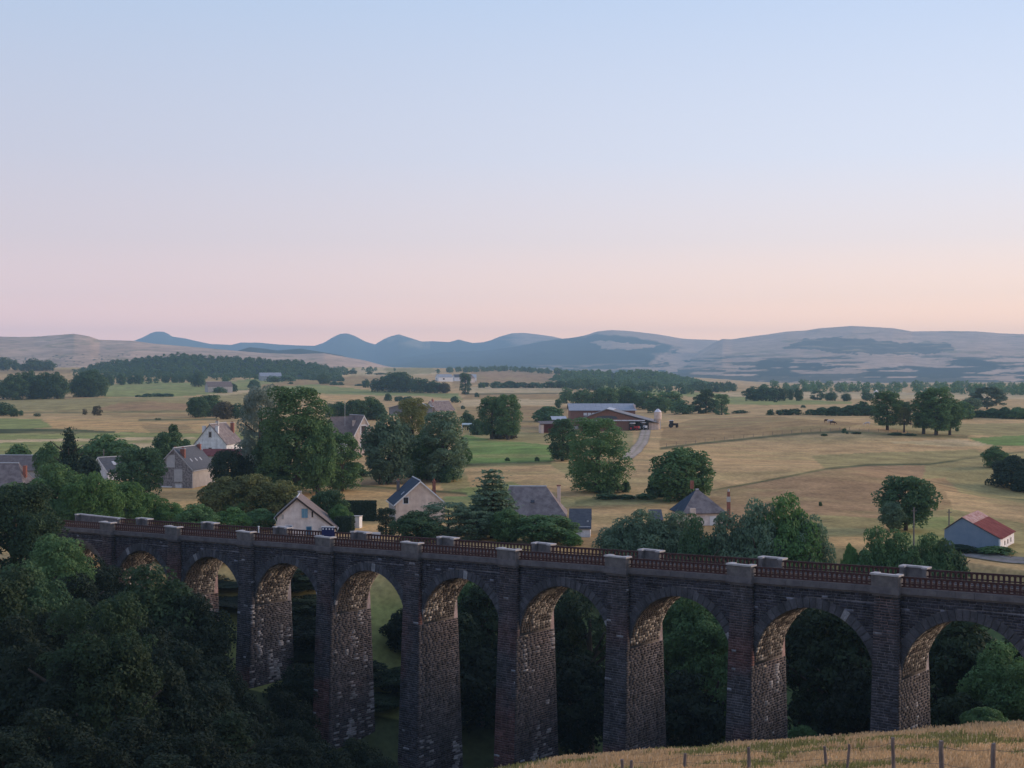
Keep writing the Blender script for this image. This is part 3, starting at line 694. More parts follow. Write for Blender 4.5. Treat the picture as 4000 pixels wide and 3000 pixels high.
tag(sl.build('sleeper', M['rail'], deck), kind='stuff')
for k in range(len(SK)-1):
    for sg in (-1, 1):
        a, b = SK[k]+1.22, SK[k+1]-1.22; nst = 7
        for i in range(nst):
            e0, e1 = a+(b-a)*i/nst+.012, a+(b-a)*(i+1)/nst-.012; j = random.uniform(-.012, .012)
            tt = (-2.86+j, -2.30) if sg < 0 else (2.30, 2.86+j)
            vbox(MB(), e0, e1, *tt, zcor, zcor, -.48, 0.0).build('coping_stone', M['cornice'], viaduct)
        tt = (-2.66, -2.4) if sg < 0 else (2.4, 2.66)
        vbox(MB(), SK[k]+1.12, SK[k+1]-1.12, *tt, zcor, zcor, -.64, -.5).build('string_course', M['cornice'], viaduct)
for k, s in enumerate(SK[:-1]):
    for sg in (-1, 1):
        o, i_ = 3.22*sg, 2.3*sg; lo, hi = min(o, i_), max(o, i_)
        zf = lambda x, s=s: float(zcor(s)); hwf = 1.16
        if k == 0 and sg > 0: s0, s1 = s-1.6, s+8.2            # long parapet wall at the far end
        elif k == 0: continue
        else: s0, s1 = s-hwf, s+hwf
        rf = MB(); th = .34
        wall_t = (o, o-th*sg); vbox(rf, s0, s1, min(wall_t), max(wall_t), zf, zf, 0, .95)
        vbox(rf, s0, s0+th, min(i_, o-th*sg), max(i_, o-th*sg), zf, zf, 0, .95); vbox(rf, s1-th, s1, min(i_, o-th*sg), max(i_, o-th*sg), zf, zf, 0, .95)
        rfo = rf.build('refuge', M['refuge'], viaduct)
        cp = MB(); ov = .09
        e = sorted((o+ov*sg, o-(th+ov)*sg)); vbox(cp, s0-ov, s1+ov, e[0], e[1], zf, zf, .952, 1.09)
        e = sorted((i_, o-(th+ov)*sg))
        vbox(cp, s0-ov, s0+th+ov, e[0], e[1], zf, zf, .952, 1.09); vbox(cp, s1-th-ov, s1+ov, e[0], e[1], zf, zf, .952, 1.09)
        cp.build('coping', M['coping'], rfo)
        cb = MB(); e = sorted((o+.10*sg, 2.2*sg)); vbox(cb, s0-.08, s1+.08, e[0], e[1], zf, zf, -.52, -.004)
        e = sorted((o-.08*sg, 2.2*sg)); vbox(cb, s0+.05, s1-.05, e[0], e[1], zf, zf, -.74, -.524)
        cb.build('corbel', M['cornice'], rfo)
# railing bays: rails on posts with arched heads between them
PITCH_B = .43
def baluster_mb():
    mb = MB(); hp = PITCH_B/2
    def b3(a0, a1, t0, t1, z0, z1): return mb.add([(VR[0]*a+VN[0]*t, VR[1]*a+VN[1]*t, z) for z in (z0, z1) for a, t in ((a0, t0), (a1, t0), (a1, t1), (a0, t1))], [(0, 3, 2, 1), (4, 5, 6, 7), (0, 1, 5, 4), (1, 2, 6, 5), (2, 3, 7, 6), (3, 0, 4, 7)])
    b3(-.095, .095, -.04, .04, .09, .80)
    for sg in (-1, 1):                                        # quarter-round head towards each side
        prev = None
        for q in range(5):
            an = math.pi/2*q/4; p = (sg*(.095+(hp-.095)*(1-math.cos(an))), .64+.11*math.sin(an))
            if prev:
                mb.add([(VR[0]*a+VN[0]*t, VR[1]*a+VN[1]*t, z) for t in (-.03, .03) for a, z in (prev, p, (p[0], min(p[1]+.04, .80)), (prev[0], min(prev[1]+.06, .80)))],
                       [(0, 1, 2, 3), (7, 6, 5, 4), (0, 4, 5, 1), (2, 6, 7, 3)])
            prev = p
    return mb
bal = baluster_mb().mesh('baluster', M['iron'])
bal_v = np.array([v.co[:] for v in bal.vertices]); bal_f = [tuple(p.vertices) for p in bal.polygons]
for k in range(len(SK)-1):
    a, b = SK[k]+1.18, SK[k+1]-1.18; n = int((b-a)/PITCH_B)
    if k == 0: b0_ = a
    for sg in (-1, 1):
        if k == 0 and sg > 0: a_ = SK[0]+8.3
        else: a_ = a
        n = int((b-a_)/PITCH_B)
        if n < 1: continue
        tt = 2.55*sg; f0 = lambda x: float(zcor(x))
        rl = MB(); vbox(rl, a_, b, tt-.06, tt+.06, f0, f0, .78, .91); vbox(rl, a_, b, tt-.045, tt+.045, f0, f0, .27, .38); vbox(rl, a_, b, tt-.05, tt+.05, f0, f0, .03, .14)
        rail = rl.build('railing', M['iron'], viaduct)
        if sg < 0 and k > 0:
            for i in range(n):
                s_ = a_+(b-a_)*(i+.5)/n; ob('baluster', bal, rail, tuple(vp(s_, tt, float(zcor(s_)))-VO))
        else:
            mb = MB()
            for i in range(n):
                s_ = a_+(b-a_)*(i+.5)/n; mb.add(bal_v+(vp(s_, tt, float(zcor(s_)))-VO), bal_f)
            tag(mb.build('baluster', M['iron'], rail), kind='stuff')
# things standing on the deck
M['navy'] = pmat('navy', (.012, .016, .075), (.018, .024, .10), scale=3, rough=.55)
M['white'] = pmat('white', (.72, .72, .74), (.8, .8, .8), scale=3)
sgn = empty('sign_board', tuple(vp(SK[4]-.35, -2.05, float(ztop(SK[4]))+.0)))
sgn.rotation_euler = (0, 0, math.atan2(VR[1], VR[0])+.5)
tag(sgn, 'dark blue board with white dots standing behind the parapet before the white gabled house', 'sign')
MB().box(-.72, .72, -.03, .03, -.15, .88).build('panel', M['navy'], sgn)
MB().box(-.76, .80, -.05, .05, .88, 1.0).build('frame', M['white'], sgn)
for i in range(4):
    mb = MB(); mb.tube((-.55+i*.36, -.036, .70), (-.55+i*.36, -.05, .70), .085, n=12); mb.build('dot', M['white'], sgn)
for x in (-.6, .6): MB().box(x-.04, x+.04, -.02, .06, -1.3, -.15).build('post', M['iron'], sgn)
kp = vp(SK[3]-3.0, 1.7, float(zcor(SK[3]-3.0))-.12)
mb = MB().box(-.06, .06, -.06, .06, 0, 1.15).box(-.09, .09, -.09, .09, 1.15, 1.25)
tag(mb.build('marker_post', M['white'], None, tuple(kp)), 'slim white marker post on the deck beside the far railing', 'post')
# ------------------------------------------------------------------ houses and farm buildings
K4 = 1/1.80832                                                # full-size photo pixels -> frame units
M['render_pink'] = pmat('render_pink', (.60, .51, .48), (.80, .71, .67), scale=.9, bump=.2, bscale=10, streak=.25)
M['render_cream'] = pmat('render_cream', (.58, .45, .38), (.77, .63, .54), scale=.9, bump=.15, streak=.25)
M['render_grey'] = pmat('render_grey', (.36, .34, .34), (.45, .43, .42), scale=.9, bump=.2)
M['limewash'] = pmat('limewash', (.52, .52, .56), (.78, .78, .82), scale=.8, bump=.2, streak=.3)
M['rubble'] = pmat('rubble', (.16, .145, .15), (.33, .30, .30), scale=2.4, bump=.8, bscale=3, lo=.42, hi=.58)
M['dressing'] = pmat('dressing', (.42, .41, .42), (.52, .50, .50), scale=2)
M['slate'] = pmat('slate', (.065, .070, .085), (.105, .108, .12), scale=1.5, rough=.6, stretch=(1, 1, 3))
M['slate_blue'] = pmat('slate_blue', (.030, .048, .075), (.045, .065, .095), scale=1.2, rough=.85, spec=.15)
M['slate_brown'] = pmat('slate_brown', (.14, .11, .105), (.21, .175, .165), scale=1.2, rough=.8)
M['stone_tile'] = pmat('stone_tile', (.15, .125, .125), (.24, .205, .20), scale=1.1, rough=.9, lo=.4, hi=.6)
M['brick'] = pmat('brick', (.22, .085, .065), (.34, .14, .10), scale=5)
M['timber'] = pmat('timber', (.20, .10, .075), (.30, .155, .115), scale=2, stretch=(6, 6, .4))
M['timber_dark'] = pmat('timber_dark', (.035, .025, .022), (.06, .045, .04), scale=3)
M['shutter_blue'] = pmat('shutter_blue', (.12, .26, .36), (.18, .32, .42), scale=4)
M['paint_blue'] = pmat('paint_blue', (.03, .10, .19), (.05, .14, .25), scale=4)
M['glass'] = pmat('glass', (.02, .022, .03), (.05, .05, .06), scale=1, rough=.15, spec=.6)
M['void'] = pmat('void', (.012, .01, .01), (.02, .018, .016), scale=2)
M['zinc'] = pmat('zinc', (.40, .42, .46), (.5, .52, .55), scale=2, rough=.45)
M['sheet_red'] = pmat('sheet_red', (.125, .024, .026), (.20, .055, .052), scale=.8, rough=.85, spec=.08)
M['sheet_rust'] = pmat('sheet_rust', (.30, .13, .11), (.50, .36, .33), scale=1.4, rough=.85, spec=.08)
M['sheet_blue'] = pmat('sheet_blue', (.19, .255, .34), (.24, .30, .385), scale=.8, rough=.6)
M['fibre'] = pmat('fibre', (.26, .285, .33), (.35, .37, .41), scale=.5, rough=.8)
M['fibre_dark'] = pmat('fibre_dark', (.19, .19, .205), (.26, .255, .265), scale=.6, rough=.85)
M['red_tile'] = pmat('red_tile', (.15, .045, .045), (.22, .075, .07), scale=1.2)
M['concrete'] = pmat('concrete', (.40, .38, .36), (.52, .50, .47), scale=.8)

def px4(x, y, Y): return W(x*K4, y*K4, Y)
class House:
    """gable towards the camera: local x along the gable, y back along the ridge, z up; sizes in metres"""
    def __init__(s, name, label, cat, x4, Y, rot, w, Ln, eL, eR, ax, ah, wall, roof, group=None, over=.35, th=.16, vo=.3, sink=2.0, roofR=None, base4=None):
        s.p = W(x4*K4, 796.5, Y); g = float(H(s.p[0], Y)) if base4 is None else float(W(x4*K4, base4*K4, Y)[2])
        s.e = empty(name, (s.p[0], Y, g), rot); tag(s.e, label, cat, group)
        s.w, s.L, s.eL, s.eR, s.ax, s.ah = w, Ln, eL, eR, ax, ah
        s.wall = MB().prism([(0, -sink), (w, -sink), (w, eR-.02), (ax, ah-.02), (0, eL-.02)], 0, Ln).build('wall', M[wall], s.e)
        kL = (ah-eL)/ax; kR = (ah-eR)/(w-ax)
        s.roof = []
        for side in (0, 1):
            if side == 0: a = (-over, eL-over*kL); b = (ax, ah)
            else: a = (ax, ah); b = (w+over, eR-over*kR)
            up = .14
            s.roof.append(MB().slab((a[0], -vo, a[1]+up), (b[0], -vo, b[1]+up), (b[0], Ln+vo, b[1]+up), (a[0], Ln+vo, a[1]+up), th).build('roof', M[(roofR or roof) if side else roof], s.e))
        ridge = MB(); ridge.tube((ax, -vo-.03, ah+.14), (ax, Ln+vo+.03, ah+.14), .11, n=6); ridge.build('ridge_cap', M['zinc'], s.roof[0])
        s.kL, s.kR = kL, kR
    def opening(s, x, z, w, h, fill, frame='dressing', name='window', face='front', fw=.12, sill=True, split_=0):
        mb = MB(); pn = MB()
        def put(b, x0, x1, d0, d1, z0, z1):
            if face == 'front': b.box(x0, x1, -d1, -d0, z0, z1)
            elif face == 'right': b.box(s.w+d0, s.w+d1, x0, x1, z0, z1)
            else: b.box(-d1, -d0, x0, x1, z0, z1)
        put(mb, x-fw, x, .004, .06, z-fw, z+h+fw); put(mb, x+w, x+w+fw, .004, .06, z-fw, z+h+fw); put(mb, x, x+w, .004, .06, z+h, z+h+fw*1.2)
        if sill: put(mb, x, x+w, .004, .10, z-fw, z)
        f = mb.build(name, M[frame], s.e)
        for i in range(max(1, split_)):
            pn = MB(); ww = w/max(1, split_); put(pn, x+i*ww+.008, x+(i+1)*ww-.008, .004, .03+.012*(i % 2), z+.002, z+h-.002)
            pn.build('pane' if fill in ('glass', 'void') else ('leaf' if name == 'door' else 'shutter'), M[fill], f)
        return f
    def chimney(s, x, y, h, wx=.6, wy=.6, mat='brick', cap='concrete', pots=1):
        zr = s.ah-(s.ax-x)*s.kL if x < s.ax else s.ah-(x-s.ax)*s.kR
        c = MB().box(x-wx/2, x+wx/2, y-wy/2, y+wy/2, zr-.5, zr+h).build('chimney', M[mat], s.roof[0 if x < s.ax else 1])
        MB().box(x-wx/2-.07, x+wx/2+.07, y-wy/2-.07, y+wy/2+.07, zr+h, zr+h+.12).build('chimney_cap', M[cap], s.roof[0 if x < s.ax else 1])
        for i in range(pots):
            xx = x+(i-(pots-1)/2)*.32; mb = MB(); mb.tube((xx, y, zr+h+.12), (xx, y, zr+h+.5), .11, .09, 8); mb.build('chimney_pot', M['brick'], s.roof[0 if x < s.ax else 1])
    def skylight(s, u, v, w=.75, h=1.0, side=1, mat='zinc'):
        if side: a = lambda q: (s.ax+q, s.ah-q*s.kR+.14); k = s.kR
        else: a = lambda q: (s.ax-q, s.ah-q*s.kL+.14); k = s.kL
        c = math.hypot(1, k); x0, z0 = a(u); x1, z1 = a(u+h/c); nx, nz = (k/c, 1/c) if side else (-k/c, 1/c)
        def P(x, y, z, d): return (x+nx*d, y, z+nz*d)
        q = [P(x1, v, z1, .07), P(x1, v+w, z1, .07), P(x0, v+w, z0, .07), P(x0, v, z0, .07)]
        if side: q = q[:]
        else: q = q[::-1]
        MB().slab(*q, .09).build('skylight', M[mat], s.roof[side])
    def verge(s, mat='timber_dark', vo=.3, d=.2):
        for side in (0, 1):
            if side == 0: a = (-.35, s.eL-.35*s.kL); b = (s.ax, s.ah)
            else: a = (s.ax, s.ah); b = (s.w+.35, s.eR-.35*s.kR)
            MB().add([(a[0], -vo-.035, a[1]-d), (b[0], -vo-.035, b[1]-d), (b[0], -vo-.035, b[1]+.12), (a[0], -vo-.035, a[1]+.12), (a[0], -vo-.004, a[1]-d), (b[0], -vo-.004, b[1]-d), (b[0], -vo-.004, b[1]+.12), (a[0], -vo-.004, a[1]+.12)],
                     [(0, 1, 2, 3), (7, 6, 5, 4), (0, 4, 5, 1), (2, 6, 7, 3), (1, 5, 6, 2), (3, 7, 4, 0)]).build('verge_board', M[mat], s.roof[side])
    def gutter(s, side=1):
        mb = MB(); z = (s.eR-.42*s.kR) if side else (s.eL-.42*s.kL); x = s.w+.42 if side else -.42
        mb.tube((x, -.35, z+.02), (x, s.L+.3, z+.02), .075, n=8); mb.build('gutter', M['zinc'], s.roof[side])
        mb = MB(); mb.tube((x, -.05, z), (s.w+.1 if side else -.1, -.05, z-.5), .05, n=6); mb.tube((s.w+.1 if side else -.1, -.05, z-.5), (s.w+.1 if side else -.1, -.05, -1), .05, n=6)
        mb.build('downpipe', M['zinc'], s.e)

# white gabled house with blue shutters, just behind the railing
pm = 215/5600.
h = House('house', 'pinkish white gabled house with blue shutters right behind the viaduct railing', 'house', 1081.6, 215, math.radians(5), 8.6, 8.0, 2.95, 1.15, 2.95, 5.6, 'render_pink', 'slate_brown')
h.verge(); h.gutter(1); h.gutter(0)
h.opening(3.62, 2.62, .95, 1.4, 'shutter_blue', 'render_cream', split_=2); h.opening(5.12, 2.72, .24, .85, 'void', 'render_cream', fw=.07)
h.opening(.66, 2.45, .32, .7, 'render_grey', 'render_cream', fw=.05); h.opening(1.28, .35, .9, 1.1, 'paint_blue', 'limewash', split_=2)
h.opening(4.42, .02, .62, 1.2, 'paint_blue', 'shutter_blue', name='door', fw=.1, sill=False)
MB().box(6.15, 8.55, -.028, -.004, -1.5, 1.1).build('render_patch', M['render_grey'], h.e)
h.chimney(2.95, 6.9, .35, .5, .5, 'concrete', 'concrete', 0)
# slate roofed house
Y_ = 236; pm = Y_/5600.
h = House('house', 'pale pink gabled house with dark blue slate roof beside clipped garden trees', 'house', 1545, Y_, math.radians(12), 8.2, 9.0, 3.0, 3.0, 4.1, 6.6, 'render_cream', 'slate_blue')
h.verge('white', d=.14); h.gutter(0); h.skylight(2.3, 2.2, .5, .7, 0); h.chimney(7.3, 5.8, 2.3, .5, .5, 'brick', 'brick', 1); h.chimney(1.5, 8.3, 1.7, .5, .5, 'stone_tile', 'stone_tile', 1)
h.opening(1.3, 3.0, .8, 1.0, 'glass', 'limewash', split_=2); h.opening(2.0, .8, .8, 1.1, 'glass', 'limewash', face='left', split_=2)
MB().box(-.02, -.003, 0.02, 8.98, -1.8, 2.8).build('side_render', M['render_grey'], h.e)

def hip_house(name, label, cat, x4, Y, rot, w, Ln, eave, ridge, rx0, rx1, wall, roofs, sink=2.0, over=.35, group=None):
    """long side towards the camera: ridge parallel to the front from rx0 to rx1"""
    p = W(x4*K4, 796.5, Y); g = float(H(p[0], Y)); e = tag(empty(name, (p[0], Y, g), rot), label, cat, group)
    MB().box(0, w, 0, Ln, -sink, eave-.03).build('wall', M[wall], e)
    A = (-over, -over, eave-.1); B = (w+over, -over, eave-.1); C = (w+over, Ln+over, eave-.1); D = (-over, Ln+over, eave-.1); R0 = (rx0, Ln/2, ridge); R1 = (rx1, Ln/2, ridge)
    out = []
    for nm, q, mt in (('front', (A, B, R1, R0), roofs[0]), ('right', (B, C, R1, None), roofs[1]), ('back', (C, D, R0, R1), roofs[0]), ('left', (D, A, R0, None), roofs[2])):
        q = [x for x in q if x is not None]
        if len(q) == 4: o = MB().slab(*q, .14).build('roof', M[mt], e)
        else:
            n = len(q); lo = [(a, b, c-.14) for a, b, c in q]; o = MB().add(q+lo, [(0, 1, 2), (5, 4, 3), (0, 3, 4, 1), (1, 4, 5, 2), (2, 5, 3, 0)]).build('roof', M[mt], e)
        out.append(o)
    mb = MB(); mb.tube((R0[0]-.05, R0[1], R0[2]+.02), (R1[0]+.05, R1[1], R1[2]+.02), .13, n=6); mb.build('ridge_cap', M['zinc'], out[0])
    return e, out
# brown roof behind the bushes
e, rf = hip_house('house', 'house with big mossy brown hipped roof and cream wall right of the cedar', 'house', 1950, 226, math.radians(-3), 10.3, 8.5, 2.1, 6.3, 1.4, 7.3, 'render_cream', ('stone_tile', 'stone_tile', 'stone_tile'))
MB().box(9.0, 9.55, 6.2, 6.75, 3.0, 6.2).build('chimney', M['render_cream'], rf[1]); MB().box(8.93, 9.62, 6.13, 6.82, 6.2, 6.34).build('chimney_cap', M['brick'], rf[1])
MB().slab((4.9, 1.35, 3.95), (5.5, 1.35, 3.95), (5.5, 1.75, 4.33), (4.9, 1.75, 4.33), .06).build('skylight', M['glass'], rf[0])
MB().box(1.0, 3.4, -.05, -.004, .3, 1.6).build('window', M['limewash'], e); MB().box(1.15, 3.25, -.07, -.054, .4, 1.5).build('shutter', M['render_grey'], e)
# slate outbuilding with a white front
p = W(2225*K4, 796.5, 214); g = float(H(p[0], 214))
ob_ = tag(empty('outbuilding', (p[0], 214, g), math.radians(-4)), 'low white walled outbuilding under a steep slate roof between bushes and railing', 'shed')
MB().prism([(0, -2), (3.1, -2), (3.1, 1.6), (0, 1.6)], 0, 4.5).build('wall', M['limewash'], ob_)
MB().slab((-.15, -.3, 1.3), (3.25, -.3, 1.3), (3.25, 3.2, 3.95), (-.15, 3.2, 3.95), .14).build('roof', M['slate'], ob_)
MB().slab((-.15, 3.2, 3.95), (3.25, 3.2, 3.95), (3.25, 4.8, 2.2), (-.15, 4.8, 2.2), .14).build('roof', M['slate'], ob_)
MB().box(2.55, 2.85, .85, 1.15, 2.0, 2.35).build('skylight', M['zinc'], ob_)
# hipped slate house on the right with a tall thin chimney
Y_ = 228
e, rf = hip_house('house', 'slate hipped house with two skylights below the round oak tree', 'house', 2672, Y_, math.radians(9), 6.8, 7.0, 2.1, 5.5, 3.0, 3.4, 'render_cream', ('stone_tile', 'slate', 'slate_blue'))
kk = 3.5/3.35
for v in (2.3, 3.3): MB().slab((.60, v+.6, 1.9+.95*kk+.06), (.60, v, 1.9+.95*kk+.06), (1.15, v, 1.9+1.5*kk+.06), (1.15, v+.6, 1.9+1.5*kk+.06), .05).build('skylight', M['white'], rf[3])
MB().box(2.6, 4.2, -.06, -.004, -.4, 1.5).build('wall_panel', M['render_pink'], e); MB().box(4.25, 5.3, -.06, -.004, -.4, 1.5).build('shutter', M['white'], e)
MB().box(.9, 1.7, -.9, -.35, 2.0, 2.9).build('dormer', M['render_cream'], rf[0])
MB().box(2.2, 2.7, 3.6, 4.1, 5.6, 6.9).build('chimney', M['brick'], rf[0])
p = px4(2846, 2000, 224); g = float(H(p[0], p[1])); ch = tag(empty('chimney_stack', (p[0], p[1], g)), 'tall thin brick chimney stack with white band right of the slate hipped house', 'chimney')
MB().box(-.25, .25, -.25, .25, -.5, 4.3).build('shaft', M['brick'], ch); MB().box(-.27, .27, -.27, .27, 4.3, 5.1).build('band', M['concrete'], ch); MB().box(-.2, .2, -.2, .2, 5.1, 5.9).build('neck', M['brick'], ch)
mb = MB(); mb.tube((0, 0, 5.9), (0, 0, 6.3), .16, .12, 8); mb.build('chimney_pot', M['concrete'], ch)
# grey plank shed
p = W(2541*K4, 796.5, 222); g = float(H(p[0], 222)); e = tag(empty('shed', (p[0], 222, g), 0), 'small grey lean-to shed left of the slate hipped house', 'shed')
MB().box(0, 1.9, 0, 2.6, -1, 1.7).build('wall', M['timber_dark'], e); MB().slab((-.1, -.3, 1.75), (2.0, -.3, 1.75), (2.0, 2.8, 3.1), (-.1, 2.8, 3.1), .1).build('roof', M['slate'], e)
# grey stone house on the left
Y_ = 303
h = House('house', 'grey rubble stone house with slate roof and brick chimneys above the dry field', 'house', 614, Y_, math.radians(-11), 7.8, 12.0, 4.3, 3.9, 3.75, 8.2, 'rubble', 'slate')
h.verge('dressing', d=.16); h.gutter(1)
h.opening(2.35, 4.5, 1.3, 2.0, 'dressing', 'dressing', fw=.28); h.opening(4.05, 1.5, 1.3, 2.0, 'dressing', 'dressing', fw=.28); h.opening(4.1, -.3, 1.3, .9, 'limewash', 'dressing', fw=.2)
h.opening(.6, -.1, 2.6, .25, 'white', 'limewash', fw=.1); h.opening(8.6, 1.5, .75, 1.9, 'white', 'dressing', face='right', fw=.1, split_=2)
for y, z in ((3.2, 1.7), (1.6, .6)): h.opening(y, z, .35, .5, 'render_grey', 'render_grey', face='right', fw=.06)
MB().box(h.w+.004, h.w+.05, .05, 11.95, -1.8, 3.8).build('side_render', M['render_grey'], h.e)
h.chimney(5.3, 1.0, 1.5, 1.0, .6, 'brick', 'concrete', 2); h.chimney(2.0, 4.5, 1.6, .9, .6, 'brick', 'concrete', 2); h.chimney(4.4, 11.6, .9, .7, .6, 'brick', 'brick', 1)
for v in (2.6, 5.2, 7.6): h.skylight(2.3, v, .5, .8, 1)
# white house behind it
Y_ = 415
h = House('house', 'white gabled house with brown roof and stubby white gable chimneys behind the grey house', 'house', 760, Y_, math.radians(-9), 9.6, 13, 3.1, 3.0, 4.6, 8.6, 'limewash', 'stone_tile')
h.opening(4.3, 4.9, .75, 1.5, 'glass', 'dressing', fw=.22, split_=2); h.opening(4.2, .6, .9, 1.2, 'glass', 'dressing', fw=.15)
h.chimney(2.7, .5, 1.7, .95, .7, 'limewash', 'limewash', 0); h.chimney(6.6, .5, 1.7, .95, .7, 'limewash', 'limewash', 0); h.chimney(6.9, 12.3, 2.6, 1.0, .7, 'brick', 'concrete', 2); h.chimney(4.6, 6.0, .7, .9, .6, 'concrete', 'concrete', 2)
for y in (1.2, 3.8, 6.4, 9.0, 11.4): h.opening(y, .9, .8, 1.0, 'dressing', 'limewash', face='right', fw=.15)
# red brown roofed annexe in front of it
p = W(786*K4, 796.5, 385); g = float(H(p[0], 385)); e = tag(empty('annexe', (p[0], 385, g), math.radians(-2)), 'long low annexe with dark red tiled roof between the grey and white houses', 'shed')
MB().box(0, 13.5, 0, 6, -1, 1.5).build('wall', M['render_grey'], e); MB().slab((-.3, -.4, 1.3), (13.8, -.4, 1.3), (13.8, 3, 3.0), (-.3, 3, 3.0), .15).build('roof', M['red_tile'], e); MB().slab((-.3, 3, 3.0), (13.8, 3, 3.0), (13.8, 6.4, 1.3), (-.3, 6.4, 1.3), .15).build('roof', M['red_tile'], e)
# villa between the big trees
Y_ = 400
h = House('villa', 'villa with purple brown roof and white bargeboards between the two big leafy trees', 'house', 1385, Y_, math.radians(30), 5.6, 9.5, 6.2, 6.2, 2.8, 11.2, 'render_cream', 'slate_brown')
h.verge('white', d=.35); h.opening(2.0, 6.2, 1.5, 2.2, 'glass', 'white', fw=.3, split_=2); h.opening(2.0, 2.0, 1.5, 2.2, 'glass', 'white', fw=.3, split_=2); h.chimney(1.4, 3.6, 1.1, .8, .8, 'render_cream', 'concrete', 1)
MB().slab((.2, 9.0, 6.0), (.2, 2.8, 6.0), (-5.5, 2.8, 6.0), (-5.5, 9.0, 6.0), .1).build('ceiling', M['timber_dark'], h.e)
MB().prism([(-6.5, -2), (0, -2), (0, 6.0), (-6.5, 6.0)], 2.6, 9.2).build('wing', M['limewash'], h.e)
MB().slab((-7.0, 2.2, 5.8), (2.8, 2.2, 5.8), (2.8, 5.9, 11.0), (-4.6, 5.9, 10.9), .16).build('roof', M['slate_brown'], h.e); MB().slab((-4.6, 5.9, 10.9), (2.8, 5.9, 11.0), (2.8, 9.6, 5.8), (-7.0, 9.6, 5.8), .16).build('roof', M['slate_brown'], h.e)
mb = MB(); mb.tube((-1.2, 4, 8), (-1.2, 4, 15.2), .05, n=5); mb.build('aerial', M['zinc'], h.e)
# blue barn with the red sheet roof
Y_ = 198
h = House('barn', 'small blue sided barn with red sheet roof rusting at the top, far right', 'barn', 3691, Y_, math.radians(-29), 7.4, 10.5, 2.45, 1.6, 2.4, 4.2, 'sheet_blue', 'sheet_red', over=.25, vo=.2)
for o in list(h.e.children):
    if o.name.startswith('roof'):
        for c_ in list(o.children): bpy.data.objects.remove(c_, do_unlink=True)
        bpy.data.objects.remove(o, do_unlink=True)
def corr(p0, p1, Ln, n, mat, j=0):
    """a roof of overlapping sheets, one object each"""
    for i in range(n):
        y0, y1 = -.2+(Ln+.4)*i/n, -.2+(Ln+.4)*(i+1)/n-.012; d = .012*(i % 2)+random.uniform(0, .01)
        mb = MB(); mb.slab((p0[0], y0, p0[1]+d), (p1[0], y0, p1[1]+d), (p1[0], y1, p1[1]+d), (p0[0], y1, p0[1]+d), .03); mb.build('roof_sheet', M[mat], h.e)
corr((2.4, 4.32), (3.9, 3.54), 10.5, 11, 'sheet_rust'); corr((3.92, 3.52), (7.7, 1.56), 10.5, 11, 'sheet_red'); corr((-.3, 2.36), (2.38, 4.32), 10.5, 11, 'sheet_rust')
MB().box(7.404, 7.45, .05, 10.4, -1.5, 1.5).build('side_wall', M['limewash'], h.e)
for y in (3.0, 5.2, 7.6): MB().box(7.455, 7.49, y, y+.5, .4, 1.0).build('window', M['timber_dark'], h.e)
MB().box(7.25, 7.47, -.07, .12, -1.5, 1.6).build('corner_post', M['white'], h.e)
# roofs at the left edge of the village
e, rf = hip_house('house', 'big brown roofed house cut off by the left edge, behind lush trees', 'house', -160, 262, math.radians(-6), 12.5, 9, 1.5, 7.6, .5, 9.2, 'rubble', ('stone_tile', 'stone_tile', 'stone_tile'))
MB().slab((8.2, .7, 2.75), (9.0, .7, 2.75), (9.0, 1.1, 3.25), (8.2, 1.1, 3.25), .06).build('skylight', M['white'], rf[0])
MB().box(10.4, 11.0, 3.6, 4.2, 5.0, 7.2).build('chimney', M['brick'], rf[0])
e, rf = hip_house('house', 'long low brown roofed house with square chimney at its right end, left edge', 'house', -60, 330, math.radians(-4), 17, 8, 1.8, 5.0, -.3, 15, 'render_grey', ('slate_brown', 'slate_brown', 'slate_brown'))
MB().box(15.2, 16.9, 2.5, 3.7, 3.4, 6.0).build('chimney', M['concrete'], rf[1]); MB().box(16.3, 17.0, 2.3, 3.9, 5.2, 6.02).build('chimney', M['brick'], rf[1])
h = House('house', 'small white gabled house with dark slate roof tucked between dark garden trees', 'house', 350, 325, math.radians(-40), 7, 8, 2.0, 2.0, 3.5, 4.9, 'limewash', 'slate')
h.verge('white'); h.skylight(1.2, 2.4, .9, 1.2, 1); h.opening(2.8, 1.6, .9, 1.1, 'glass', 'dressing')
# garden of the white gabled house: transformer cabin and low wall
p = W(1374*K4, 796.5, 226); g = float(H(p[0], 226)); e = tag(empty('cabin', (p[0], 226, g), math.radians(-16)), 'tiny white cabin with a round window in front of the clipped dark hedge', 'cabin')
MB().box(0, 1.25, 0, 1.2, -.5, 1.75).build('wall', M['white'], e); MB().box(-.08, 1.33, -.08, 1.28, 1.75, 1.87).build('roof', M['concrete'], e)
MB().box(.12, .85, -.03, -.004, .1, 1.5).build('door', M['limewash'], e); mb = MB(); mb.tube((.48, -.034, .95), (.48, -.05, .95), .16, n=12); mb.build('round_window', M['glass'], e)
wl = tag(empty('garden_wall', tuple(np.r_[W(1366*K4, 796.5, 212)[:2], float(H(*W(1366*K4, 796.5, 212)[:2]))]), math.radians(-3)), 'low pale garden wall between the two pink houses', 'wall')
for i, (a, b, hh, mt) in enumerate(((0, 1.75, 1.05, 'concrete'), (1.76, 3.1, .95, 'concrete'), (3.11, 4.5, .9, 'limewash'))): MB().box(a, b, 0, .25, -1, hh).build('wall_panel', M[mt], wl)
